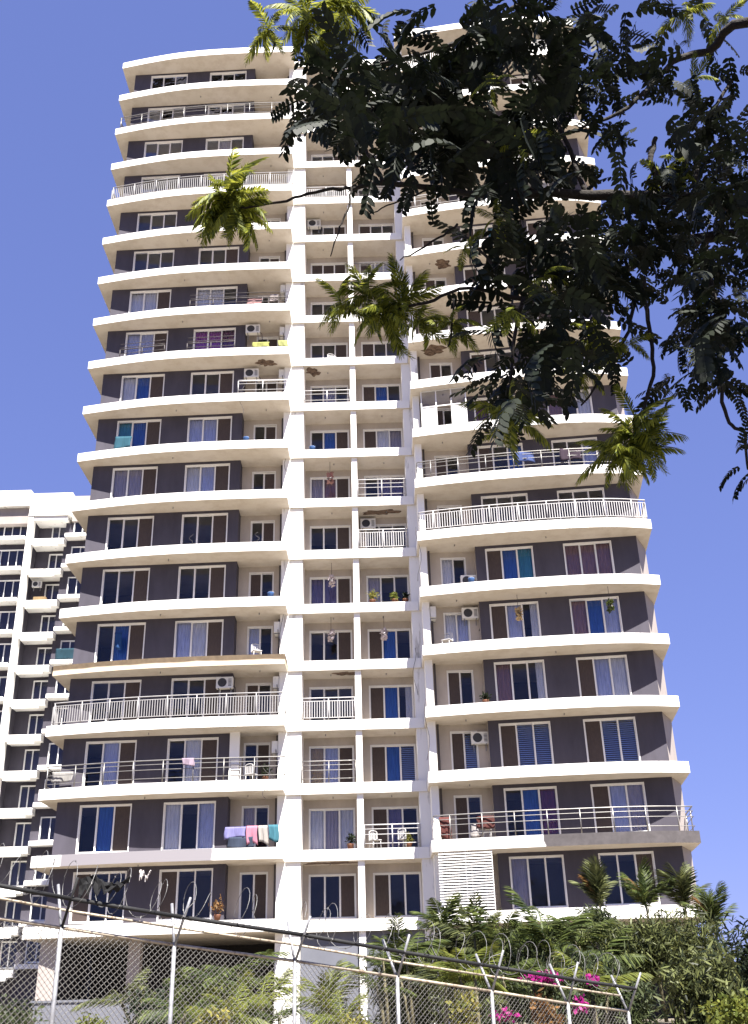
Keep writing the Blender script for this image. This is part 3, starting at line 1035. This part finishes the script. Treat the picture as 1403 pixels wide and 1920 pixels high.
# ------------------------------------------------------------------ chain-link fence
base_px = [(-72, 1712, 15.0), (115, 1740, 16), (327, 1772, 17), (553, 1802, 18), (745, 1832, 19), (922, 1859, 20), (1065, 1882, 21), (1178, 1896, 22)]
FB = [at(*p) for p in base_px]
fence = thing('chain_link_fence', 'galvanised chain-link fence with Y arms and razor wire across the foreground', 'fence', (FB[3].x, FB[3].y, gz(FB[3].x, FB[3].y)))
FO = fence.location.copy()
fdir = (FB[-1] - FB[0]); fdir.z = 0; fdir.normalize()
fn = Vector((fdir.y, -fdir.x, 0))     # towards the street
AH, AO = .66, .36
near_tip, far_tip = [], []
for k, b_ in enumerate(FB):
    o = b_ - FO
    zb = gz(b_.x, b_.y) - FO.z - .05
    r_ = .034
    post = obj('post', MB().tube([(o.x, o.y, zb), (o.x, o.y, o.z + .02)], r_, 10).mesh('post', M['galv'], True), fence)
    j1, j2 = rng.uniform(-.05, .05), rng.uniform(-.05, .05)
    tn = o + fn * (AO + j1) + Vector((0, 0, AH + j2 * .6)) + fdir * .05
    tf = o - fn * (AO - j1) + Vector((0, 0, AH - .02 + j2)) + fdir * rng.uniform(-.02, .06)
    near_tip.append(tn); far_tip.append(tf)
    obj('arm', MB().tube([o - Vector((0, 0, .03)), tn], .021, 8).mesh('arm', M['blackpipe'] if k == 1 else M['galv'], True), post)
    obj('arm', MB().tube([o - Vector((0, 0, .03)), tf], .024, 8).mesh('arm', M['galv'], True), post)


def lerp(a, b, t):
    return a + (b - a) * t


# three horizontal pipes
low = [b_ - FO for b_ in FB]
blk = [lerp(low[k], near_tip[k], .58) for k in range(len(low))]
yel = [lerp(low[k], far_tip[k], .42) for k in range(len(low))]
for k in range(len(low) - 1):
    obj('rail', MB().tube([low[k], low[k + 1]], .024, 8).mesh('rail', M['rust'], True), fence)
    obj('rail', MB().tube([blk[k], blk[k + 1]], .031, 8).mesh('rail', M['blackpipe'], True), fence)
    obj('rail', MB().tube([yel[k], yel[k + 1]], .019, 8).mesh('rail', M['rust'], True), fence)
# woven mesh panels
PITCHW = .088
for k in range(len(low) - 1):
    a, b_ = low[k], low[k + 1]
    L = Vector((b_.x - a.x, b_.y - a.y, 0)).length
    Hh = 2.15
    mb = MB()
    u = (b_ - a) / L
    pos = lambda s_, t_, y_: a + u * s_ + Vector((0, 0, -t_)) + fn * y_
    c0 = -Hh
    m_ = 0
    while c0 < L:
        s0, t0 = (c0, 0) if c0 >= 0 else (0, -c0)
        s1, t1 = (c0 + Hh, Hh)
        if s1 > L: s1, t1 = L, L - c0
        if s1 - s0 > .02:
            mid = (s0 + s1) / 2, (t0 + t1) / 2
            wob = rng.uniform(-.006, .006)
            mb.tube([pos(s0, t0, .004), pos(mid[0] + wob, mid[1], .004), pos(s1, t1, .004)], .0046, 3)
            mb.tube([pos(L - s0, t0, -.004), pos(L - mid[0] + wob, mid[1], -.004), pos(L - s1, t1, -.004)], .0042, 3)
        c0 += PITCHW * (1 + .04 * math.sin(m_)); m_ += 1
    tag(obj('mesh_panel', mb.mesh('mesh_panel', M['wire']), fence), kind='stuff')
# razor wire coil resting in the Y arms, with clipped blades
mb = MB()
pts, turn = [], 0
bl_v, bl_f = [], []
for k in range(len(low) - 1):
    c_a = lerp(near_tip[k], far_tip[k], .5) + Vector((0, 0, -.02)); c_b = lerp(near_tip[k + 1], far_tip[k + 1], .5) + Vector((0, 0, -.02))
    nturn = 6 if k % 2 else 5
    for q in range(nturn * 18):
        t_ = q / (nturn * 18)
        th_ = 2 * math.pi * (turn + t_ * nturn)
        R_ = .29 + .07 * math.sin(th_ * .37 + k) + .03 * math.sin(th_ * 1.7)
        c = lerp(c_a, c_b, t_ + .06 * math.sin(th_ * .43 + 2 * k))
        p = c + fn * (math.cos(th_) * R_) + Vector((0, 0, math.sin(th_) * R_)) + fdir * (.05 * math.sin(th_))
        pts.append(p)
        if q % 2 == 0:
            e1 = Vector((rng.uniform(-1, 1), rng.uniform(-1, 1), rng.uniform(-1, 1))).normalized() * .028
            e2 = e1.cross(Vector((0, 0, 1))).normalized() * .010
            n_ = len(bl_v)
            bl_v += [tuple(p - e1), tuple(p + e2), tuple(p + e1), tuple(p - e2)]; bl_f.append((n_, n_ + 1, n_ + 2, n_ + 3))
    turn += nturn
mb.tube(pts, .005, 4)
coil = obj('razor_wire', mb.mesh('razor_wire', M['coil'], True), fence)
tag(obj('blades', np_mesh('blades', bl_v, bl_f, M['coil']), coil), kind='stuff')
# rag caught on the first post
def ragged(w, h, m, seed):
    r = random.Random(seed)
    V, F = [], []
    n = 16
    for a in range(n + 1):
        u = a / n
        top = .05 * math.sin(7 * u) + r.uniform(-.02, .02)
        dep = h * (1 - .75 * u) * r.uniform(.5, 1.35)
        for b in range(4):
            V.append((u * w, r.uniform(-.03, .03) + .04 * math.sin(5 * u + b), top - dep * b / 3))
    for a in range(n):
        for b in range(3):
            k = a * 4 + b
            F.append((k, k + 1, k + 5, k + 4))
    me = bpy.data.meshes.new('rag'); me.from_pydata(V, [], F); me.materials.append(m); me.update()
    return me


rag = obj('cloth', ragged(.72, .27, cloth('black_plastic', (.004, .004, .005)), 5), None, at(150, 1648, 15.9) + Vector((0, 0, .0)), .35)
rag.modifiers.new('thickness', 'SOLIDIFY').thickness = .012
tag(rag, 'black rag of plastic caught on the razor wire at the left post', 'rag')
rag2 = obj('cloth', ragged(.16, .14, cloth('white_plastic', (.50, .46, .45)), 9), None, at(262, 1636, 16.4), .35)
rag2.modifiers.new('thickness', 'SOLIDIFY').thickness = .01
tag(rag2, 'scrap of white plastic snagged on the razor wire', 'rag')


# ------------------------------------------------------------------ plants behind the fence
def frond_arrays(length, npair, ll, lw, droop, fold=.35, ang=55, taper=True, wob=0.0, seed=0):
    """pinnate frond: grows along +x from the origin and droops to -z; leaflet hexagons"""
    g_ = np.random.default_rng(seed)
    V, F = [], []
    rach = []
    for k in range(npair + 1):
        t = (k + .6) / (npair + .6)
        x = length * t * (1 - .25 * droop * t)
        z = length * (.18 * t - droop * t * t)
        rach.append((x, 0, z))
    for k in range(npair + 1):
        t = (k + .6) / (npair + .6)
        s = (math.sin(math.pi * (.12 + .8 * t)) if taper else .8 + .2 * math.sin(math.pi * t)) ** .7
        p = np.array(rach[k])
        q = np.array(rach[min(k + 1, npair)]) - np.array(rach[max(k - 1, 0)])
        q = q / np.linalg.norm(q)
        for sd in (-1, 1):
            a = math.radians(ang * (1 - .35 * t) + g_.normal() * 6)
            d = q * math.cos(a) + np.array([0, sd * math.sin(a), 0]) + np.array([0, 0, -fold * (.6 + .6 * g_.random())])
            d /= np.linalg.norm(d)
            e = np.cross(d, [0, 0.15 * sd, 1.0]); e /= np.linalg.norm(e)
            L, w = ll * s * g_.uniform(.85, 1.1), lw * s
            n = len(V)
            dn = np.array([0, 0, -.18 * L])
            V += [p, p + d * L * .3 + e * w * .5, p + d * L * .7 + e * w * .42 + dn * .5, p + d * L + dn, p + d * L * .7 - e * w * .42 + dn * .5, p + d * L * .3 - e * w * .5]
            F.append([n + i for i in range(6)])
    # rachis as a slim ribbon of hexagons (two-sided)
    for k in range(npair):
        a, b = np.array(rach[k]), np.array(rach[k + 1])
        w = .012 * length * (1 - k / npair) + .004
        n = len(V)
        V += [a + [0, w, 0], (a + b) / 2 + [0, w, 0], b + [0, w, 0], b + [0, -w, 0], (a + b) / 2 + [0, -w, 0], a + [0, -w, 0]]
        F.append([n + i for i in range(6)])
    return np.array(V), np.array(F)


PF = {}
for nm_, mm_ in (('palm', 'palm'), ('palm_yellow', 'palm_yellow'), ('shrub_dark', 'shrub_mix'), ('croton', 'croton')):
    PF[nm_] = []
    for v_ in range(3):
        V, F = frond_arrays(1.0, 26, .36, .030, .26 + .16 * v_, .62, 50, True, 0, v_)
        PF[nm_].append(np_mesh('frond', V, F, M[mm_]))


def palm(px, py, Y, h, label, n=13, m='palm', fl=1.5, up=.5, stems=3, group='palms behind the fence', rust=False):
    """clump palm: foot on the ground, crown top at the given pixel"""
    tp = at(px, py, Y)
    foot = Vector((tp.x, Y, gz(tp.x, Y)))
    t = thing('palm', label, 'palm', foot, group)
    H = tp.z - foot.z - fl * .55
    r = random.Random(int(px * 7 + py))
    tips = []
    for s_ in range(stems):
        a = r.random() * 6.28
        dx, dy = math.cos(a) * .25 * (s_ > 0), math.sin(a) * .25 * (s_ > 0)
        hh = H * r.uniform(.72, 1.0) if s_ else H
        lean = r.uniform(-.2, .2)
        P = [(dx * .4, dy * .4, -.05), (dx + lean * .4, dy, hh * .5), (dx * 2 + lean, dy * 2, hh)]
        obj('stem', MB().tube(P, [.07, .055, .035], 7).mesh('stem', M['stem'], True), t)
        tips.append(Vector(P[-1]))
    for k in range(n):
        tip = tips[k % stems]
        o = obj('frond', PF[m][r.randrange(3)], t, tip + Vector((0, 0, r.uniform(-.25, .05))))
        o.rotation_euler = (r.uniform(-.25, .25), -r.uniform(up - .45, up + .55), 2 * math.pi * (k / n) + r.uniform(-.4, .4))
        s = fl * r.uniform(.75, 1.15)
        o.scale = (s, s, s)
    if rust:
        o = obj('frond', PF['croton'][1], t, tips[0])
        o.rotation_euler = (0, -1.3, r.uniform(2.4, 3.6)); o.scale = (fl * .8,) * 3
        o['label'] = 'dried rusty frond'
    return t


def shrub(px0, px1, py0, py1, Y, label, m='shrub', ll=.16, lw=.075, n=1500, deep=1.0, name='shrub', cat='shrub', group=None, flowers=None, lumps=5):
    """leafy bush whose crown spans the given pixel box at distance Y"""
    c = at((px0 + px1) / 2, (py0 + py1) / 2, Y)
    a, b = at(px0, (py0 + py1) / 2, Y), at(px1, (py0 + py1) / 2, Y)
    u, d = at((px0 + px1) / 2, py0, Y), at((px0 + px1) / 2, py1, Y)
    rx, rz = (b.x - a.x) / 2, (u.z - d.z) / 2
    foot = Vector((c.x, Y, min(gz(c.x, Y), c.z - rz * .5)))
    t = thing(name, label, cat, foot, group)
    r = random.Random(int(px0 * 3 + py0))
    cc = c - foot
    Vs, Fs, o_ = [], [], 0
    for k in range(lumps):
        q = (cc.x + rx * r.uniform(-.55, .55), r.uniform(-.5, .5) * deep, cc.z + rz * r.uniform(-.5, .5))
        s = r.uniform(.6, .85)
        V, F = leaf_ball(q, (rx * s, deep * s, rz * s), n // lumps, ll, lw, int(px0 + k * 13 + py0) % 9973, .8, .9 if lw / ll < .2 else .2)
        Vs.append(V); Fs.append(F + o_); o_ += len(V)
    tag(obj('foliage', np_mesh('foliage', np.concatenate(Vs), np.concatenate(Fs), M[m]), t), kind='stuff')
    sm = MB()
    for k in range(4):
        e = Vector((cc.x + r.uniform(-.5, .5) * rx, r.uniform(-.4, .4) * deep, cc.z + r.uniform(-.2, .4) * rz))
        sm.tube([(r.uniform(-.1, .1), r.uniform(-.1, .1), -.05), tuple(e * .5), tuple(e)], [.04, .03, .012], 5)
    obj('stem', sm.mesh('stem', M['bark'], True), t)
    if flowers:
        V, F = leaf_ball((cc.x + flowers[0] * rx, -deep * .5, cc.z + flowers[1] * rz), (rx * flowers[2], deep * .5, rz * flowers[3]), flowers[4], .10, .075, int(px1))
        tag(obj('blossom', np_mesh('blossom', V, F, M[flowers[5]]), t), kind='stuff')
    return t


GP = 'palms behind the fence'
# far right, dark trees at the edge of the picture
shrub(1330, 1520, 1695, 1990, 30, 'dense dark tree at the lower right corner of the picture', 'shrub_dark', .26, .05, 7000, 1.6, 'tree', 'tree', lumps=8)
shrub(1195, 1400, 1765, 2010, 26, 'dark bushy tree filling the lower right, before the palms', 'shrub_mix', .24, .046, 7500, 1.2, 'tree', 'tree', lumps=8)
shrub(1000, 1250, 1730, 1990, 33, 'grey-green leafy tree in front of the right wing', 'shrub', .36, .05, 7000, 1.4, 'tree', 'tree', lumps=8)
shrub(1320, 1420, 1850, 1960, 23, 'light green shrub at the lower right edge', 'palm_yellow', .12, .07, 900, .6)
shrub(860, 1060, 1735, 1960, 36, 'broad green bush below the louvre screen', 'shrub', .38, .05, 6500, 1.4, lumps=7)
shrub(700, 880, 1765, 1980, 37, 'green bush between the middle bay and the louvre screen', 'shrub_mix', .36, .05, 5200, 1.3, lumps=7)
shrub(1085, 1180, 1690, 1800, 39, 'small leafy bush right under the right wing slab', 'shrub', .30, .045, 2000, .9)
shrub(1235, 1380, 1700, 1900, 36, 'leafy tree between the tower corner and the dark edge tree', 'shrub_mix', .32, .048, 4500, 1.2, 'tree', 'tree', lumps=7)
shrub(1085, 1270, 1705, 1850, 37.5, 'wide leafy bush around the feet of the upright palms', 'shrub_mix', .34, .05, 4000, .8, lumps=7)
shrub(780, 960, 1730, 1850, 39, 'dark bush against the right wing base', 'shrub_mix', .36, .05, 3600, .8, lumps=6)
shrub(960, 1130, 1722, 1850, 39, 'mid-green bush against the right wing base', 'shrub', .34, .05, 3600, .8, lumps=6)
# tall slim palms against the right wing
for px, py, Y, lab, mm in ((1128, 1648, 40, 'upright palm with a rusty tip, leftmost of the four before the right wing', 'shrub_dark'),
                          (1215, 1650, 40, 'upright palm with one yellow-green frond before the right wing', 'palm'),
                          (1287, 1652, 40, 'upright palm second from the right, by the tower corner', 'shrub_dark'),
                          (1335, 1690, 38, 'rightmost palm, brownish fronds against the sky', 'palm')):
    palm(px, py, Y, 3, lab, 15, mm, 1.45, 1.25, 1, 'upright palms before the right wing', px != 1287)
palm(1245, 1722, 38, 3, 'low palm with arching pale frond between the upright palms', 10, 'palm', 1.6, .5, 2)
palm(820, 1690, 38, 3, 'stiff upright palm just below the louvre screen', 12, 'palm', 1.5, .95, 2)
palm(890, 1700, 37, 3, 'feathery palm right of the louvre screen foot', 14, 'shrub_dark', 1.7, .7, 2)
palm(940, 1698, 36, 3, 'arching green palm under the right wing windows', 14, 'palm', 1.8, .55, 3)
palm(1015, 1690, 36, 3, 'grey-green palm under the right wing windows', 14, 'palm', 1.7, .6, 3)
palm(1075, 1705, 37, 3, 'broad palm behind the magenta flowers', 14, 'palm', 1.8, .5, 3)
palm(770, 1735, 36, 3, 'palm in front of the shaded pilaster', 12, 'palm', 1.6, .8, 2)
palm(725, 1760, 35, 3, 'small palm at the foot of the middle bay', 10, 'palm', 1.2, .8, 2)
palm(890, 1772, 30, 3, 'yellow fan-like palm above the rails', 14, 'palm_yellow', 1.3, .6, 2)
palm(950, 1775, 33, 3, 'green palm left of the magenta flowers', 12, 'palm', 1.4, .6, 2)
palm(1110, 1778, 30, 3, 'yellow-tipped palm above the magenta flowers', 10, 'palm_yellow', 1.2, .5, 2)
palm(830, 1800, 31, 3, 'dark palm low behind the rails, right of centre', 12, 'shrub_dark', 1.3, .6, 2)
palm(605, 1835, 30, 3, 'bright yellow-green palm frond clump before the blue-grey panel', 9, 'palm_yellow', 1.3, .95, 1)
palm(655, 1870, 27, 3, 'short yellow palm right of the white column', 9, 'palm_yellow', .9, .8, 1)
palm(440, 1770, 38, 3, 'tall green palm under the left wing slab', 14, 'palm', 1.6, .5, 3)
palm(380, 1805, 34, 3, 'drooping palm left of the white column', 14, 'palm', 1.6, .4, 3)
palm(480, 1815, 33, 3, 'yellowish palm just left of the white column', 14, 'palm_yellow', 1.4, .55, 3)
palm(425, 1840, 27, 3, 'bright palm low behind the fence, left of centre', 12, 'palm_yellow', 1.1, .6, 2)
palm(270, 1822, 33, 3, 'dark palm beside the stilt column', 12, 'shrub_dark', 1.3, .5, 3)
palm(530, 1862, 27, 3, 'small green palm at the foot of the white column', 9, 'palm', .9, .7, 2)
palm(335, 1850, 28, 3, 'low green palm behind the second post', 11, 'palm', 1.1, .5, 2)
shrub(235, 320, 1835, 1985, 30, 'dark shrub behind the fence near the second post', 'shrub_dark', .14, .06, 1100, .7)
shrub(330, 520, 1850, 1990, 36, 'dark hedge behind the left palms', 'shrub_mix', .30, .045, 4000, .9)
shrub(560, 720, 1870, 1990, 32, 'green hedge before the blue-grey panel', 'shrub', .26, .045, 2400, .8)
shrub(-40, 105, 1862, 1990, 26, 'grey-green bush at the lower left corner', 'shrub', .12, .055, 1800, .9)
shrub(140, 200, 1882, 1960, 25, 'small bright bush before the grey wall', 'palm_yellow', .11, .05, 500, .5)
shrub(375, 430, 1878, 1960, 22.5, 'yellow-leaved plant at the bottom edge', 'shrub_yellow', .14, .06, 320, .4)
shrub(845, 900, 1838, 1960, 24, 'yellow variegated bush behind the fifth post', 'shrub_yellow', .2, .08, 380, .5)
shrub(1000, 1060, 1865, 1960, 25, 'orange croton bush behind the fence', 'croton', .16, .07, 500, .5)
shrub(640, 690, 1885, 1960, 24, 'yellowish low plant at the bottom, right of the white column', 'shrub_yellow', .15, .06, 260, .4)
shrub(960, 1075, 1808, 1900, 28, 'bougainvillea with a long magenta spray', 'shrub', .12, .06, 700, .6, flowers=(.05, .45, .75, .3, 260, 'magenta'), cat='bougainvillea', group='bougainvilleas')
shrub(1080, 1130, 1815, 1890, 27, 'bougainvillea with a small round magenta head', 'shrub', .12, .06, 350, .5, flowers=(0.1, .35, .6, .35, 120, 'magenta'), cat='bougainvillea', group='bougainvilleas')
shrub(905, 985, 1880, 1960, 25, 'bougainvillea low at the bottom edge, left of the croton', 'shrub', .12, .06, 420, .5, flowers=(.0, .4, .8, .3, 90, 'magenta'), cat='bougainvillea', group='bougainvilleas')
shrub(1062, 1105, 1855, 1930, 25, 'bougainvillea spilling down beside the sixth post', 'shrub', .12, .06, 300, .5, flowers=(.0, .2, .7, .6, 110, 'magenta'), cat='bougainvillea', group='bougainvilleas')

# ------------------------------------------------------------------ overhanging tree
TY = 5.5
tbase = Vector((6.2, 4.4, 0.0))
tree = thing('rain_tree', 'dark-leaved tree reaching in from the right above the camera', 'tree', tbase)


def tp(px, py, dy=0.0):
    return at(px, py, TY + dy) - tbase


def limb(name, pts, rpx):
    """branch through photo points; width in photo pixels"""
    P = [p if isinstance(p, Vector) else tp(*p) for p in pts]
    # smooth
    Q, R = [], []
    for i in range(len(P) - 1):
        p0, p1, p2, p3 = P[max(i - 1, 0)], P[i], P[i + 1], P[min(i + 2, len(P) - 1)]
        for k in range(5):
            t = k / 5
            q = .5 * ((2 * p1) + (-p0 + p2) * t + (2 * p0 - 5 * p1 + 4 * p2 - p3) * t * t + (-p0 + 3 * p1 - 3 * p2 + p3) * t ** 3)
            Q.append(q + Vector((rng.uniform(-.008, .008), rng.uniform(-.008, .008), rng.uniform(-.008, .008))))
            R.append((rpx[i] + (rpx[i + 1] - rpx[i]) * t) * .5 * 7.1 / FPX)
    Q.append(P[-1]); R.append(rpx[-1] * .5 * 7.1 / FPX)
    return obj(name, MB().tube(Q, R, 8).mesh(name, M['bark'], True), tree)


limb('trunk', [Vector((0, 0, -.1)), Vector((-.05, .05, 1.6)), Vector((-.35, .3, 3.4)), Vector((-1.2, .7, 4.6)), Vector((-2.3, 1.0, 5.0)), (1403, 385)], [150, 120, 100, 70, 48, 34])
limb('bough', [(1403, 385), (1300, 376), (1180, 368), (1000, 362), (880, 362), (790, 350), (720, 342), (660, 352), (600, 358), (540, 375), (470, 388), (435, 392)],
     [34, 29, 22, 15, 12, 11, 10, 7, 6, 5, 4, 3])
limb('bough', [Vector((-.9, .55, 4.3)), Vector((-1.6, .6, 5.6)), (1460, 60, -.3), (1330, 95), (1260, 118), (1180, 200), (1090, 240)], [60, 46, 22, 16, 12, 8, 5])
limb('bough', [(1403, 440, .2), (1290, 450, .25), (1180, 500, .2), (1080, 545, .1), (980, 560), (880, 540), (800, 568), (745, 578)], [26, 20, 16, 12, 9, 6, 6, 4])
limb('bough', [Vector((-1.2, .6, 5.0)), Vector((-2.2, .2, 6.3)), (1250, -80, -.3), (1130, -60, -.3), (1000, -10, .1), (900, 60, .2), (760, 110, .2), (600, 140, .1)], [52, 38, 22, 15, 11, 8, 6, 3])
limb('branch', [(1250, 352), (1222, 312), (1230, 258)], [16, 12, 9])
limb('branch', [(720, 342), (700, 302), (680, 262), (700, 200)], [8, 7, 6, 4])
limb('branch', [(658, 352), (652, 395), (634, 435), (620, 480)], [5, 4, 3, 2])
limb('branch', [(800, 355), (740, 382), (690, 402)], [4, 3, 2])
limb('branch', [(860, 420), (810, 455), (750, 488)], [5, 4, 2])
limb('branch', [(870, 440), (900, 470), (960, 540)], [4, 5, 7])
limb('branch', [(1205, 520), (1215, 600), (1225, 690), (1208, 770), (1190, 830)], [10, 8, 7, 6, 5])
limb('branch', [(1190, 560), (1170, 640), (1090, 760)], [7, 6, 3])
limb('branch', [(1320, 460), (1345, 600), (1352, 735), (1368, 790), (1397, 815), (1403, 880)], [10, 9, 7, 6, 6, 4])
limb('branch', [(980, 560), (960, 660), (960, 780)], [8, 6, 4])
limb('branch', [(580, 110), (572, 40), (560, -30)], [6, 5, 4])
limb('branch', [(850, 560), (850, 600), (840, 650)], [4, 3, 3])
limb('branch', [(1000, 362), (930, 280), (820, 200), (720, 160), (620, 150)], [10, 9, 8, 6, 3])
limb('branch', [(1100, 365), (1060, 260), (1010, 140), (900, 60)], [10, 9, 7, 4])
limb('branch', [(1300, 380), (1320, 250), (1380, 140)], [10, 8, 6])

# crown: pinnate leaves with oval leaflets, thick where the photo is thick (40-pixel cells from x=440)
GRID = """000000167678867886675655
000024123379758995356544
000058777656528984345334
000589999986669997465335
000689999987789998555565
000678999999999952356666
000123689998899831013677
000000137988998510024777
000000012345543233456778
000000000234455566777777
000000000146788888877777
000000000014788899887777
000000000003678888667777
000000000004788996325777
000000000003689974225788
000000000003589973125788
000000000003689842126866
000000000000489620015734
000000000000784000002413
000000000000661000000101
000000000000210000000000
000000000000000000000000
000000000000000000000000""".split()
tmpl = []
for v_ in range(5):
    tmpl.append(frond_arrays(.34, 7, .088, .040, .10 + .12 * v_, .12, 62, False, 0, 20 + v_))


def rot_arrays(az, pit, rol):
    ca, sa, cp, sp, cr2, sr2 = np.cos(az), np.sin(az), np.cos(pit), np.sin(pit), np.cos(rol), np.sin(rol)
    Rz = np.array([[ca, -sa, 0], [sa, ca, 0], [0, 0, 1]])
    Ry = np.array([[cp, 0, sp], [0, 1, 0], [-sp, 0, cp]])
    Rx = np.array([[1, 0, 0], [0, cr2, -sr2], [0, sr2, cr2]])
    return Rz @ Ry @ Rx


Vs, Fs, off = [], [], 0


def put_leaf(p, sc=1.0):
    global off
    V, F = tmpl[nr.integers(5)]
    R3 = rot_arrays(nr.uniform(0, 6.283), nr.normal(.35, .5), nr.normal(0, .45))
    Vs.append((V * sc) @ R3.T + np.array(p)); Fs.append(F + off); off += len(V)


for rI, row in enumerate(GRID):
    for cI, ch in enumerate(row):
        d = int(ch)
        if not d: continue
        cnt = nr.poisson(5.6 * (d / 9) ** 2.9)
        if d <= 4 and cnt == 0 and nr.random() < .2 * d: cnt = 1
        for k in range(cnt):
            px = 440 + 40 * cI + (nr.uniform(0, 40) if rI < 20 else nr.uniform(25, 60)); py = 40 * rI + nr.uniform(0, 40)
            p = tp(px, py, nr.normal(0, .5))
            big = py < 330 and px < 1010
            small = (1.12 if big else 1.0) - .22 * min(1, max(0, (px - 950) / 250)) * (py > 120)
            put_leaf(p, nr.uniform(.7, 1.15) * small)
            if big and nr.random() < .22: put_leaf(p + Vector(nr.normal(0, .1, 3)), nr.uniform(.8, 1.25))
            if small < .85: put_leaf(p + Vector(nr.normal(0, .09, 3)), nr.uniform(.7, 1.1) * small)
for k in range(9):
    put_leaf(tp(nr.uniform(1388, 1425), nr.uniform(815, 905)), nr.uniform(.5, .7))
# unseen leaves above and right of the frame, added to shade the crown below
for k in range(1500):
    p = Vector((nr.uniform(.6, 7.5), nr.uniform(.8, 7.0), nr.uniform(6.5, 10.5)))
    el = math.degrees(math.atan2(p.z - CAMZ, p.y))
    if el < 56 and p.x < .62 * p.y + 1.0: continue
    if ((p.x - 4) / 4) ** 2 + ((p.y - 4) / 3.4) ** 2 + ((p.z - 8.2) / 2.4) ** 2 > 1: continue
    put_leaf(p - tbase, 1.3)
crown = obj('crown', np_mesh('crown', np.concatenate(Vs), np.concatenate(Fs), M['leaf_dark']), tree)
tag(crown, kind='stuff')

# tufts of bright feathery fronds at the twig ends
ft = [frond_arrays(.36, 26, .10, .013, .32 + .2 * v_, .55, 55, True, 0, 40 + v_) for v_ in range(4)]


def tuft(px, py, n, size, dy=0.0, bias=(0, 0), m='leaf_bright'):
    c = tp(px, py, dy)
    A, B, o_ = [], [], 0
    for k in range(n):
        V, F = ft[nr.integers(4)]
        az = 2 * math.pi * k / n + nr.normal(0, .3)
        R3 = rot_arrays(az, nr.normal(.0, .6), nr.normal(0, .55))
        W = (V * size * nr.uniform(.65, 1.1)) @ R3.T
        W += np.array([bias[0], 0, bias[1]]) * np.linalg.norm(W, axis=1)[:, None]
        A.append(W); B.append(F + o_); o_ += len(V)
    obj('leaf_tuft', np_mesh('leaf_tuft', np.concatenate(A), np.concatenate(B), M[m]), tree, c)


for a_ in ((432, 366, 26, 1.0), (445, 388, 18, .95), (420, 392, 10, .8), (575, 30, 18, 1.1), (640, 10, 14, 1.0), (505, 55, 12, .85), (600, 70, 9, .8),
           (690, 555, 16, .9), (755, 570, 20, .9), (720, 590, 14, .85), (640, 572, 10, .75), (790, 600, 10, .7),
           (1190, 815, 20, .95), (1165, 850, 16, .85), (1210, 845, 14, .85), (1190, 780, 10, .7),
           (965, 790, 12, .8), (940, 770, 8, .7), (850, 605, 12, .65), (1240, 320, 10, .7), (1300, 150, 7, .7), (1120, 640, 10, .75), (1095, 700, 8, .7),
           (1290, 20, 9, .8), (930, 410, 8, .6), (870, 465, 6, .5), (1360, 30, 6, .7), (930, 150, 6, .6, -.5), (980, 250, 6, .6, -.5), (960, 580, 6, .6, -.5),
           (1180, 640, 6, .6), (1020, 520, 5, .6, -.5), (1270, 300, 6, .6)):
    tuft(*a_)
